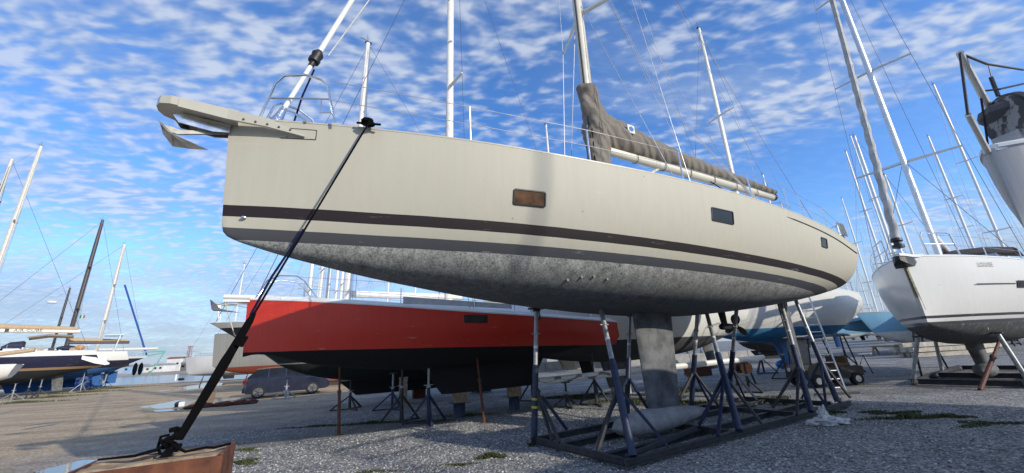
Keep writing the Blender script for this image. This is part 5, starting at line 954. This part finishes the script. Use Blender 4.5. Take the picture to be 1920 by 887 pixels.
P(la, 'radar', MB().lathe([(0, 0.1), (0.02, 0.35), (0.18, 0.35), (0.24, 0.1)], (4.9, 0, 9.6)).tube([(5.6, 0, 9.6), (4.9, 0, 9.6)], 0.05), M_white())
bo = P(la, 'boom', MB().tube([(5.8, 0, 6.15), (13.6, -0.3, 6.05)], 0.19, 12), M_white_spar()); P(la, 'sail_cover', MB().tube([(5.7, 0, 7.6), (5.9, 0, 6.9), (6.6, 0, 6.6), (9, 0, 6.45), (13.4, -0.3, 6.30)], [0.15, 0.3, 0.32, 0.28, 0.2], 12), mat('sand_canvas', (0.45, 0.33, 0.2), 0.9))
lettering(bo, 'AIR-CUBE', 9.2, 6.04, 0.34, lambda x, z: -0.205 - 0.3 * (x - 5.8) / 7.8, M_black(), sx=1.25)
P(la, 'boom_logo', MB().box((8.8, -0.32, 6.15), (0.26, 0.02, 0.28)), M_black(), False)
P(la, 'bimini', MB().loft([[(x, -1.6, z), (x, 0, z + 0.25), (x, 1.6, z)] for x, z in ((10.2, 5.3), (11.5, 5.55), (13.2, 5.45))], False, False), M_tan())
P(la, 'dinghy', MB().blob((13.0, -1.2, 4.3), (0.7, 0.5, 0.3), 12, 7, 0.08, 4), mat('dark_navy_canvas', (0.02, 0.022, 0.05), 0.9))
wh_ = hull_mat('white_hull_navy_boot', [(2.35, (0.012, 0.016, 0.04)), (3.15, (0.70, 0.70, 0.66))], (0.03, 0.10, 0.26), coat=0.5)
lb2, *_ = left_boat(238, 655, 49, 'white yacht with navy boot stripe between the navy hull and the dark blue hull', 14, 2.2, 4.1, 2.3, wh_, rake=1.0, trake=-0.5, keel=(5, 9, 5.5, 8.6, 0.2, 0.5), keel_mat=M_blue_af(), rudder=(11.5, 12.2, 0.4, 0.2), mast=(mast_at(238, 655, 49, 14, 125), 16.2, 0.2), spar=mat('dark_brown_spar', (0.06, 0.05, 0.045), 0.45), cover=mat('sand_canvas', (0.45, 0.33, 0.2), 0.9), window=True, wr=0.013)
P(lb2, 'buoy', MB().blob((12.2, -2.25, 3.2), (0.3, 0.3, 0.38), 12, 8, 0.03, 3), M_white())
P(lb2, 'solar_arch', MB().tube([(12.8, -1.6, 4.0), (13.1, -1.6, 6.0), (13.1, 1.6, 6.0), (12.8, 1.6, 4.0)], 0.05, 8).box((12.6, 0, 6.1), (1.6, 3.0, 0.06)), M_white())
dbh = hull_mat('dark_blue_hull_white_deck', [(2.2, (0.012, 0.014, 0.05)), (3.55, (0.6, 0.58, 0.5))], (0.02, 0.10, 0.30), coat=0.5)
lc, *_ = left_boat(277, 655, 58, 'dark blue ketch with teal stern davits nearest the open water', 17, 2.3, 3.7, 2.2, dbh, rake=1.3, trake=1.6, keel=(5, 11, 5.5, 10.6, 0.2, 0.5), keel_mat=M_blue_af(), rudder=(13.4, 14.4, 0.4, 0.1), mast=(mast_at(277, 655, 58, 17, 181), 16.3, 0.22), spar=mat('grey_white_spar', (0.6, 0.58, 0.52), 0.4), stern_z=2.9, wr=0.013)
teal = mat('teal_painted_tube', (0.12, 0.42, 0.36), 0.5)
P(lc, 'davit', MB().tube([(16.4, -1.0, 3.7), (18.9, -1.0, 4.3)], 0.09, 8).tube([(16.4, -1.0, 4.4), (18.9, -1.0, 4.5)], 0.09, 8).tube([(18.9, -1.0, 4.5), (17.6, -1.0, 1.0)], 0.07, 8), teal)
wire(lc, (17.0, 0, 4.0), (13.0, 0, 14.0), 0.12, mat('blue_furled_sail', (0.02, 0.08, 0.30), 0.9), 'furled_sail')
P(lc, 'fender', MB().blob((16.0, -1.5, 2.1), (0.26, 0.26, 0.85), 12, 9, 0.03, 3), M_rope_black()); P(lc, 'fender', MB().blob((16.6, -1.2, 2.1), (0.26, 0.26, 0.85), 12, 9, 0.03, 4), M_rope_black())
P(lc, 'tarpaulin', MB().add([(10.6, -2.4, 2.75), (13.0, -2.4, 2.9), (13.1, -2.6, 0.1), (10.6, -2.6, 0.05), (10.6, -2.35, 2.75), (13.0, -2.35, 2.9), (13.1, -2.55, 0.1), (10.6, -2.55, 0.05)], [(0, 1, 2, 3), (7, 6, 5, 4)]), mat('blue_white_mottled_tarp', (0.03, 0.12, 0.42), 0.6, 0, 0.2, 2.2, c2=(0.55, 0.62, 0.7), split=(0.47, 0.6)))
rd = P(lc, 'radar', MB().lathe([(0, 0.1), (0.02, 0.5), (0.25, 0.5), (0.3, 0.1)], (6.6, 0, 11)), M_white())
# masts of boats behind the first row
def left_mast(xt, yt, xb, Y, label, dark, r=0.18, L=12, sprd=2, frac=0.75): back_boat(xb, xt, yt, Y, label, r=r, hd=dA, L=L, spar=MATS['dark_brown_spar'] if dark else MATS['grey_white_spar'], group='yachts in the rows by the water', lines=False, sprd=sprd, boom=False, zb=3.2, frac=frac)
left_mast(132, 537, 112, 62, 'yacht behind the navy hull with a short dark mast', True, 0.16)
left_mast(30, 270, -42, 36, 'yacht off the left edge whose white masthead leans into view', False, 0.2, frac=0.97)
left_mast(213, 582, 195, 74, 'far yacht with short dark mast behind the white hull', True, 0.14)
sm = AT(36, 690, 33); d = Vector((math.cos(R(40)), math.sin(R(40)), 0)); b_ = Vector((sm.x, 33, 0)) - d * 8
sw_, *_ = gen_yacht('small white boat with tan boom end at the left edge', (b_.x, b_.y), 40, 8, 1.3, 2.8, 2.75, 1.6, 1.0, hull_mat('white_hull_pale_grey_bottom', [(1.65, (0.72, 0.72, 0.68))], (0.42, 0.45, 0.44)), rake=0.6, trake=0.4, keel=(3, 5.6, 3.2, 5.4, 0.25, 0.4), keel_mat=mat('pale_grey_keel', (0.35, 0.38, 0.37), 0.8), mast=None, pulpit=False, lines=False)
P(sw_, 'boom', MB().tube([(4, 0, 3.2), (8.6, -0.2, 3.9)], 0.17, 10), mat('sand_canvas', (0.45, 0.33, 0.2), 0.9))
for i, (px, py, h, lab, c) in enumerate(((48, 748, 1.6, 'blue tripod stand under the navy hull', 'blue'), (70, 746, 1.5, 'dark tripod stand right behind the blue one under the navy hull', 'dark'), (20, 752, 1.3, 'pale grey stand beneath the small white boat', 'galv'), (150, 735, 2.0, 'pale slanting stand under the white scoop stern', 'galv'), (168, 730, 1.9, 'blue stand under the white hull by the water', 'blue'), (196, 727, 1.8, 'dark stand beside the mottled tarpaulin', 'dark'))):
    p_ = G(px, py); jack_stand(p_, h, lab, c, i * 0.5, 'stands under the boats by the water', spread=0.75, galv='galv')
fl = T('flag', 'small red white and green flag flying among the left masts', 'flag', AT(151, 594, 46)); 
for k, (c, nm) in enumerate((((0.02, 0.25, 0.06), 'flag_green'), ((0.75, 0.75, 0.75), 'flag_white'), ((0.5, 0.03, 0.03), 'flag_red'))): P(fl, 'stripe', MB().box((0.18 * k, 0.03 * k, 0.0), (0.18, 0.01, 0.36)), mat(nm, c, 0.8), False)
P(fl, 'halyard', MB().tube([(-0.1, 0, 1.4), (-0.1, 0, -2.0)], 0.015, 5), M_wire())

# ------------------------------------------------------------------ yard objects
ct0, ct1 = G(1522, 727), G(1606, 721); chd = math.atan2((ct1 - ct0).y, (ct1 - ct0).x)
cart = T('golf_cart', 'dark golf cart with tan seat parked behind the ladder', 'golf cart', ct0 + Vector((0.12, 0.32, 0)), chd); cart.scale = (0.86, 0.86, 0.86)
blk_p = mat('black_cart_body', (0.018, 0.020, 0.024), 0.35, 0, 0.3, 3, coat=0.4)
P(cart, 'body', MB().loft([[(x, -0.52, z0), (x, -0.54, z1), (x, 0.54, z1), (x, 0.52, z0)] for x, z0, z1 in ((-0.35, 0.35, 0.62), (-0.2, 0.28, 0.82), (0.25, 0.26, 0.86), (0.35, 0.26, 0.36), (1.0, 0.26, 0.36), (1.05, 0.26, 0.68), (1.75, 0.28, 0.72), (2.0, 0.36, 0.66))]), blk_p, False)
P(cart, 'seat', MB().box((1.28, 0, 0.75), (0.5, 1.0, 0.14)), mat('tan_vinyl', (0.12, 0.075, 0.032), 0.6)); P(cart, 'backrest', MB().box((1.50, 0, 0.93), (0.10, 0.86, 0.24)), MATS['tan_vinyl'])
P(cart, 'roof', MB().loft([[(x, -0.58, z - 0.05), (x, -0.52, z + 0.02), (x, 0.52, z + 0.02), (x, 0.58, z - 0.05)] for x, z in ((-0.15, 1.82), (0.2, 1.88), (1.6, 1.88), (1.85, 1.84))]), blk_p, False)
for sy in (-0.5, 0.5):
    P(cart, 'roof_post', MB().tube([(-0.12, sy, 0.8), (0.05, sy, 1.84)], 0.025, 7), M_black()); P(cart, 'roof_post', MB().tube([(1.85, sy, 0.65), (1.6, sy, 1.86)], 0.025, 7), M_black())
    P(cart, 'headlight', MB().lathe([(-0.02, 0.07), (0.0, 0.08), (0.02, 0.06)], (-0.34, sy * 0.7, 0.62), 'x', 12), M_white())
P(cart, 'windscreen', MB().box((-0.04, 0, 1.30), (0.02, 0.96, 0.9)), mat('scratched_acrylic', (0.30, 0.31, 0.33), 0.25, 0, 0.1, 4, trans=0.3)); P(cart, 'steering_wheel', MB().tube([(0.75 + 0.08 * math.sin(a), -0.22 + 0.17 * math.cos(a), 0.98 + 0.15 * math.sin(a)) for a in [k * math.pi / 8 for k in range(17)]], 0.015, 6), M_black())
P(cart, 'bag_rack', MB().tube([(2.0, -0.45, 0.7), (2.25, -0.45, 1.05), (2.45, -0.45, 0.35)], 0.018, 6).tube([(2.0, 0.45, 0.7), (2.25, 0.45, 1.05), (2.45, 0.45, 0.35)], 0.018, 6), M_black())
for x in (0.0, 1.65):
    for sy in (-0.48, 0.48):
        w_ = P(cart, 'wheel', MB().lathe([(-0.09, 0.12), (-0.09, 0.23), (0.09, 0.23), (0.09, 0.12)], (x, sy, 0.23), 'y', 18), M_rubber()); P(w_, 'hub', MB().lathe([(-0.095, 0.03), (-0.095, 0.12), (0.095, 0.12), (0.095, 0.03)], (x, sy, 0.23), 'y', 14), M_alu())
# ladder leaning on the stern
l0a, l0b = G(1561, 737, 0.05), G(1585, 736, 0.05)
lt = ML(12.9, 1.55, 2.95); lad = T('ladder', 'worn aluminium ladder leaning against the stern of the cream sloop', 'ladder', (0, 0, 0)); side = (l0b - l0a); side.z = 0; side = side.normalized() * 0.40
lbase = (l0a + l0b) / 2; ltop = Vector((0, 0, 0)); ltop = G(1503, 553, 2.9)
for k in (-1, 1): P(lad, 'stile', MB().beam(lbase + side * k * 0.5, ltop + side * k * 0.5, 0.03, 0.075), M_alu(), False)
for i in range(13): c_ = lbase.lerp(ltop, (i + 0.6) / 13); P(lad, 'rung', MB().tube([c_ - side * 0.5, c_ + side * 0.5], 0.016, 7), M_alu())
P(lad, 'stabiliser_bar', MB().beam(lbase - side * 1.6 - Vector((0, 0, 0.02)), lbase + side * 1.3 - Vector((0, 0, 0.02)), 0.06, 0.05), M_dark_steel(), False)
# white plastic bag at the cradle end
bg_ = T('plastic_bag', 'crumpled white plastic bag lying at the end of the cradle rail', 'bag', G(1553, 797)); bgm = mat('thin_white_plastic', (0.68, 0.68, 0.66), 0.35, 0, 0.08, 6, 0.02, 14, trans=0.15)
from mathutils import noise as mnoise
def crumple(c, r, seed, nu=44, nv=22):
    rings = []
    for i in range(nv):
        ph = math.pi * (i + 0.5) / nv; ring = []
        for k in range(nu):
            dr = Vector((math.sin(ph) * math.cos(2 * math.pi * k / nu), math.sin(ph) * math.sin(2 * math.pi * k / nu), -math.cos(ph))); f_ = 0.72 + 0.75 * abs(mnoise.noise(dr * 1.6 + Vector((seed, 0, 0)))) + 0.30 * abs(mnoise.noise(dr * 5 + Vector((0, seed, 0)))) + 0.10 * mnoise.noise(dr * 11)
            ring.append((c[0] + r[0] * dr.x * f_, c[1] + r[1] * dr.y * f_, max(0.008, c[2] + r[2] * dr.z * f_)))
        rings.append(ring)
    return rings
for c, r, sd in (((0, 0, 0.06), (0.24, 0.16, 0.10), 2.3), ((0.24, 0.06, 0.04), (0.20, 0.11, 0.06), 5.1), ((0.03, 0.10, 0.14), (0.09, 0.08, 0.17), 8.7), ((-0.22, 0.03, 0.04), (0.15, 0.13, 0.06), 11.9)): P(bg_, 'crumpled_fold', MB().loft(crumple(c, r, sd)), bgm, ang=35)
# long spar lying on trestles beyond the cradle
sa, sb = G(1002, 716, 0.75), G(1432, 670, 1.02); spar_ = T('lying_mast', 'long white mast lying on low stands beyond the cradle', 'mast', (0, 0, 0))
P(spar_, 'tube', MB().tube([sa, sb], [0.10, 0.08], 12, ry=[0.07, 0.05]), M_white_spar()); P(spar_, 'wrapped_rigging', MB().tube([sa.lerp(sb, f) + Vector((0.02 * math.sin(f * 90), 0, 0.03 * math.cos(f * 70))) for f in [0.0 + 0.012 * k for k in range(26)]], 0.07, 7), mat('grey_bundle', (0.2, 0.2, 0.22), 0.9, 0, 0.4, 9))
for f, lab in ((0.12, 'low dark stand carrying the root of the lying mast'), (0.55, 'low dark stand under the middle of the lying mast'), (0.9, 'low dark stand near the tip of the lying mast')):
    p_ = sa.lerp(sb, f); jack_stand((p_.x, p_.y, 0), p_.z - 0.09, lab, 'dark', f * 3, 'stands under the lying mast', spread=0.4)
cr_ = T('cable_reel', 'orange wooden cable drum hung on the lying mast stands', 'reel', G(1400, 690, 0.6)); P(cr_, 'flange', MB().lathe([(0, 0.22), (0.03, 0.22)], (0, 0, 0), 'y', 18), mat('orange_wood', (0.45, 0.17, 0.07), 0.8)); P(cr_, 'flange', MB().lathe([(0.5, 0.22), (0.53, 0.22)], (0, 0, 0), 'y', 18), mat('orange_wood', (0.45, 0.17, 0.07), 0.8)); P(cr_, 'core', MB().lathe([(0.03, 0.13), (0.5, 0.13)], (0, 0, 0), 'y', 14), M_black())
P(cr_, 'trestle', MB().beam((-0.2, 0.26, 0.1), (-0.35, 0.26, -0.6), 0.05, 0.05).beam((0.2, 0.26, 0.1), (0.35, 0.26, -0.6), 0.05, 0.05).beam((-0.22, 0.26, 0.0), (0.22, 0.26, 0.0), 0.05, 0.05), M_dark_steel())
# far yard clutter between the stands
def box_thing(name, label, cat, px, py, size, m, rz=0.3, lid=None, group=None):
    p_ = G(px, py); t = T(name, label, cat, (p_.x, p_.y, 0), rz, group); P(t, 'body', MB().box((0, 0, size[2] / 2), size), m, False); P(t, 'top', MB().box((0, 0, size[2] + 0.03), (size[0] * 1.04, size[1] * 1.04, 0.06)), lid or m, False)
    for sd in (-1, 1): P(t, 'runner', MB().box((0, sd * size[1] * 0.35, -0.0 + 0.04), (size[0] * 1.02, 0.1, 0.08)), M_wood(), False)
    return t
box_thing('engine_crate', 'cream machine cabinet standing by the third cradle arm', 'cabinet', 1165, 738, (0.55, 0.45, 0.85), mat('cream_metal', (0.45, 0.42, 0.33), 0.6), 0.5)
box_thing('skip', 'pale blue container at the far side of the yard', 'container', 1085, 682, (3.0, 2.0, 1.5), mat('pale_blue_metal', (0.35, 0.45, 0.55), 0.6), 0.3)
box_thing('skip', 'teal covered container at the far side of the yard', 'container', 1042, 684, (2.8, 2.0, 1.3), mat('grey_container', (0.3, 0.3, 0.3), 0.7), 0.3, mat('teal_tarp', (0.03, 0.35, 0.28), 0.6))
box_thing('skip', 'pale green container beyond the keel', 'container', 1190, 684, (1.8, 1.6, 2.2), mat('pale_green_metal', (0.35, 0.5, 0.35), 0.6), 0.3)
box_thing('crate', 'rusty crate lying under the lying mast', 'crate', 1310, 705, (1.2, 0.6, 0.5), M_rust(), 0.4)
kb = T('concrete_wall', 'low concrete wall across the far side of the yard', 'wall', (0, 0, 0)); a_, b_ = AT(980, 660, 33), AT(1500, 640, 36); a_.z = b_.z = 0
for i in range(14):
    p_, q_ = a_.lerp(b_, i / 14 + 0.001), a_.lerp(b_, (i + 1) / 14 - 0.001); P(kb, 'wall_panel', MB().beam(p_ + Vector((0, 0, 0.35)), q_ + Vector((0, 0, 0.35)), 0.3, 0.7), mat('grey_concrete', (0.33, 0.32, 0.29), 0.9, 0, 0.25, 1.5, 0.01, 8), False)
for i, (px, py, lab) in enumerate(((1290, 668, 'dark stand far beyond the keel, left of two'), (1316, 668, 'dark stand far beyond the keel, right of two'), (1060, 690, 'slim dark stand in front of the teal container'), (1110, 688, 'slim dark stand in front of the pale blue container'), (1440, 668, 'slim dark stand below the motor yacht'))):
    jack_stand(G(px, py), 1.25, lab, 'dark', i, 'far stands across the yard', spread=0.6)
for i, (px, py, lab) in enumerate(((1770, 668, 'pile of pale timber beams beyond the white lettered sloop'), (1850, 662, 'pile of pallets beyond the keel of the lettered sloop'))):
    p_ = G(px, py); t = T('timber_pile', lab, 'timber', (p_.x, p_.y, 0), 0.4 * i, 'timber piles at the far right')
    for k in range(8): P(t, 'beam', MB().box((random.uniform(-0.3, 0.3), (k % 3) * 0.5, 0.15 + 0.3 * (k // 3)), (3.2, 0.3, 0.25), random.uniform(-0.12, 0.12)), mat('pale_timber', (0.42, 0.38, 0.31), 0.9, 0, 0.3, 4), False)
for i in range(5):
    p_ = AT(1745 + 45 * i, 640, 27 + 2 * i); t = T('boat_rack', ('leftmost','second from left','middle','fourth from left','rightmost')[i] + ' dark steel boat rack beyond the white lettered sloop', 'rack', (p_.x, p_.y, 0), 0.5, 'boat racks at the far right')
    for sx in (-1, 1):
        for sy in (-1, 1): P(t, 'leg', MB().beam((sx * 0.9, sy * 0.7, 0), (sx * 0.6, sy * 0.5, 1.6), 0.09, 0.09), M_dark_steel(), False)
    [P(t, 'rail', MB().beam(a_, b_, 0.1, 0.1), M_dark_steel(), False) for a_, b_ in (((-1, -0.65, 0.3), (1, -0.65, 0.3)), ((-1, 0.65, 0.3), (1, 0.65, 0.3)), ((-0.7, -0.6, 1.5), (0.7, -0.6, 1.5)))]
wh3 = AT(1790, 640, 30); gen_yacht('white hull with blue bottom beyond the lettered sloop keel', (wh3.x - 4, wh3.y), 10, 10, 1.5, 2.7, 2.5, 1.5, 0.95, MATS['white_hull_bright_blue_bottom'], lines=False, mast=(4, 12, 0.11), keel=(3.5, 5, 3.8, 5, 0.2))

# puddles and yard debris
pud = _nodes('still_puddle_water'); pb = pud[2]; pb.inputs['Base Color'].default_value = (0.07, 0.07, 0.065, 1); pb.inputs['Roughness'].default_value = 0.03; pb.inputs['Specular IOR Level'].default_value = 0.8
_bump(pud[1], pb, _noise(pud[1], 3, 3), 0.002)
def puddle(pts, k):
    ps = [G(*p) for p in pts]; rnd = random.Random(k); out = []
    for i, p in enumerate(ps):
        q_ = ps[(i + 1) % len(ps)]
        for f in (0, 0.25, 0.5, 0.75): out.append(p.lerp(q_, f) + Vector((rnd.uniform(-1, 1), rnd.uniform(-1, 1), 0)) * 0.06 * (q_ - p).length)
    S('puddle', MB().add([(p.x, p.y, 0.005) for p in out], [tuple(range(len(out)))]), pud[0])
puddle([(258, 764), (300, 757), (330, 751), (365, 747), (410, 746), (458, 745), (440, 750), (400, 754), (372, 757), (340, 763), (300, 767)], 1)
puddle([(282, 770), (320, 767), (335, 769), (310, 772), (290, 772)], 2); puddle([(330, 731), (360, 723), (385, 718), (420, 717), (405, 724), (385, 727), (350, 731)], 3)
puddle([(296, 733), (322, 730), (318, 732), (300, 734)], 4); puddle([(62, 886), (100, 876), (150, 864), (205, 860), (190, 880), (170, 900), (60, 900)], 5); puddle([(1605, 663), (1640, 661), (1638, 664), (1612, 665)], 6)
sl = T('broken_slab', 'brown triangular slab propped in the puddle', 'slab', G(352, 760)); P(sl, 'plate', MB().add([(0, 0, 0), (1.05, 0.1, 0.02), (1.0, 0.35, 0.55), (0, 0.06, 0.0), (1.05, 0.2, 0.02), (0.95, 0.42, 0.55)], [(0, 1, 2), (5, 4, 3), (0, 3, 4, 1), (1, 4, 5, 2), (2, 5, 3, 0)]), mat('brown_board', (0.20, 0.13, 0.08), 0.8), False); P(sl, 'stone', MB().blob((-0.35, -0.1, 0.08), (0.2, 0.16, 0.12), 9, 6, 0.2, 2), M_black()); P(sl, 'white_scrap', MB().box((-0.12, -0.2, 0.09), (0.22, 0.14, 0.18), 0.5), M_white(), False)
hp = T('debris_heap', 'long heap of red brown weed and rope by the puddle', 'heap', G(415, 762), 0.35); 
for k in range(14): P(hp, 'clump', MB().blob((-1.1 + 0.17 * k + random.uniform(-0.1, 0.1), random.uniform(-0.15, 0.15), 0.07), (0.22, 0.16, random.uniform(0.08, 0.15)), 8, 6, 0.3, k), mat('red_brown_weed', (0.10, 0.035, 0.02), 0.9, 0, 0.5, 14, 0.03, 30), False)
pst = T('bollard', 'small white post standing on the quay edge', 'bollard', G(329, 714)); P(pst, 'post', MB().lathe([(0, 0.2), (0.9, 0.16), (1.0, 0.1)]), M_white()); P(pst, 'tyre', MB().lathe([(0, 0.3), (0.2, 0.45), (0.4, 0.3)], (0.9, 0, 0)), M_rubber())
# ruts
for i, pts in enumerate((((36, 800), (130, 789), (40, 804)), ((40, 806), (110, 795), (50, 809)), ((10, 815), (55, 811), (14, 818)), ((200, 766), (250, 762), (205, 768)), ((150, 751), (195, 745), (158, 752)), ((0, 776), (25, 772), (0, 778)))):
    a_, b_ = G(*pts[0]), G(*pts[1]); nrm = Vector((a_.y - b_.y, b_.x - a_.x, 0)).normalized(); ring = []
    for k in range(13): f = k / 12; ring.append([a_.lerp(b_, f) + nrm * w_ * (0.02 + 0.10 * math.sin(math.pi * f) ** 0.6 * random.uniform(0.6, 1.2)) + Vector((0, 0, 0.004)) for w_ in (-1, 1)])
    S('rut', MB().loft(ring, False, False), mat('wet_dark_soil', (0.035, 0.03, 0.026), 0.5, 0, 0.3, 6))
# concrete strip under the red boat
cs = [RLc(-1.0, 0.55, 0.006), RLc(10, 0.55, 0.006), RLc(10, -0.9, 0.006), RLc(-1.0, -0.9, 0.006)]
S('pavement', MB().add(cs, [(0, 1, 2, 3)]), mat('dirty_concrete_strip', (0.16, 0.15, 0.13), 0.9, 0, 0.35, 1.2, 0.01, 12))

# ------------------------------------------------------------------ loose stones and weeds
def stones(n, zone, smin, smax, seed, name):
    rnd = random.Random(seed); mb = MB(); 
    for i in range(n):
        p = zone(rnd); s_ = rnd.uniform(smin, smax) * (0.7 + 0.6 * rnd.random()); a = rnd.random() * 6.28; h = s_ * rnd.uniform(0.35, 0.7); k = 5
        base = [(p[0] + s_ * math.cos(a + 6.283 * j / k) * rnd.uniform(0.7, 1.15), p[1] + s_ * math.sin(a + 6.283 * j / k) * rnd.uniform(0.7, 1.15), 0.0) for j in range(k)]
        top = [(lerp(p[0], b[0], 0.55), lerp(p[1], b[1], 0.55), h * rnd.uniform(0.8, 1.2)) for b in base]; o = len(mb.v); mb.v += base + top
        for j in range(k): mb.f.append((o + j, o + (j + 1) % k, o + k + (j + 1) % k, o + k + j))
        mb.f.append(tuple(o + k + j for j in range(k)))
    m, nt, b = _nodes('loose_gravel_stones'); gi = nt.nodes.new('ShaderNodeTexWhiteNoise'); geo = nt.nodes.new('ShaderNodeNewGeometry'); gi.noise_dimensions = '1D'
    nt.links.new(geo.outputs['Random Per Island'], gi.inputs['W']); nt.links.new(_ramp(nt, gi.outputs[0], [(0, (0.09, 0.088, 0.085)), (0.5, (0.24, 0.235, 0.22)), (0.85, (0.40, 0.39, 0.365)), (1, (0.64, 0.62, 0.585))]), b.inputs['Base Color']); b.inputs['Roughness'].default_value = 0.9
    me = mb.mesh(name, m, False); o = bpy.data.objects.new(name, me); col.objects.link(o); o['kind'] = 'stuff'; o['label'] = 'loose grey gravel stones strewn over the yard'
def zone_near(rnd):
    while True:
        r_ = 3.6 + 9.5 * rnd.random() ** 0.75; a = rnd.uniform(-0.66, 1.0); p = (r_ * math.sin(a), r_ * math.cos(a))
        return p
stones(42000, zone_near, 0.008, 0.020, 5, 'gravel')
def grass(name, label, spots, seed):
    rnd = random.Random(seed); mb = MB()
    for (px, py, rx, ry, n, hmax) in spots:
        c = G(px, py)
        for i in range(n):
            a, q_ = rnd.random() * 6.283, math.sqrt(rnd.random()); w = 0.6 + 0.5 * math.sin(3 * a + px); x, y = c.x + rx * q_ * w * math.cos(a), c.y + ry * q_ * w * math.sin(a); h = hmax * (1 - 0.5 * q_) * rnd.uniform(0.4, 1.1); b = rnd.random() * 6.283; l = h * rnd.uniform(0.2, 0.9); ww = rnd.uniform(0.004, 0.011)
            dx, dy = math.cos(b), math.sin(b); o = len(mb.v)
            mb.v += [(x - dy * ww, y + dx * ww, 0), (x + dy * ww, y - dx * ww, 0), (x + dx * l * 0.4 + dy * ww * 0.8, y + dy * l * 0.4 - dx * ww * 0.8, h * 0.7), (x + dx * l * 0.4 - dy * ww * 0.8, y + dy * l * 0.4 + dx * ww * 0.8, h * 0.7), (x + dx * l, y + dy * l, h)]
            mb.f += [(o, o + 1, o + 2, o + 3), (o + 3, o + 2, o + 4)]
    m, nt, b = _nodes(name + '_green'); geo = nt.nodes.new('ShaderNodeNewGeometry')
    nt.links.new(_ramp(nt, geo.outputs['Random Per Island'], [(0, (0.030, 0.042, 0.012)), (0.6, (0.065, 0.085, 0.022)), (0.9, (0.12, 0.12, 0.04)), (1, (0.20, 0.16, 0.08))]), b.inputs['Base Color']); b.inputs['Roughness'].default_value = 0.7
    me = mb.mesh(name, m, False); o = bpy.data.objects.new(name, me); col.objects.link(o); o['kind'] = 'stuff'; o['label'] = label
grass('grass', 'low green weeds growing through the gravel', [(920, 858, 0.26, 0.14, 900, 0.10), (860, 872, 0.35, 0.06, 400, 0.04), (450, 868, 0.5, 0.25, 1800, 0.05), (700, 795, 1.0, 0.12, 1200, 0.10), (800, 792, 0.8, 0.1, 700, 0.09), (1690, 776, 0.55, 0.25, 2200, 0.06), (1770, 782, 0.6, 0.25, 2200, 0.06), (1640, 774, 0.3, 0.15, 900, 0.06), (1850, 795, 0.7, 0.3, 1500, 0.04), (1080, 745, 1.5, 0.8, 3000, 0.12), (1290, 760, 1.0, 0.7, 2600, 0.16), (1200, 752, 1.6, 0.7, 3000, 0.12), (1420, 752, 1.1, 0.6, 2200, 0.15), (1500, 757, 0.7, 0.5, 1200, 0.12), (1560, 775, 0.3, 0.2, 600, 0.08), (1290, 735, 0.5, 0.3, 700, 0.22), (600, 800, 1.2, 0.15, 900, 0.07), (880, 780, 0.8, 0.2, 800, 0.10), (450, 845, 0.6, 0.2, 1000, 0.04), (1120, 800, 0.7, 0.35, 600, 0.04), (40, 756, 4.0, 1.0, 1500, 0.22), (100, 745, 4.5, 1.2, 1500, 0.22), (160, 736, 5.0, 1.4, 1500, 0.25), (220, 728, 6.0, 1.6, 1500, 0.25), (1000, 835, 0.15, 0.1, 200, 0.06), (1235, 850, 0.5, 0.15, 300, 0.04), (1690, 785, 0.9, 0.12, 700, 0.10), (700, 885, 0.5, 0.12, 500, 0.03)], 9)
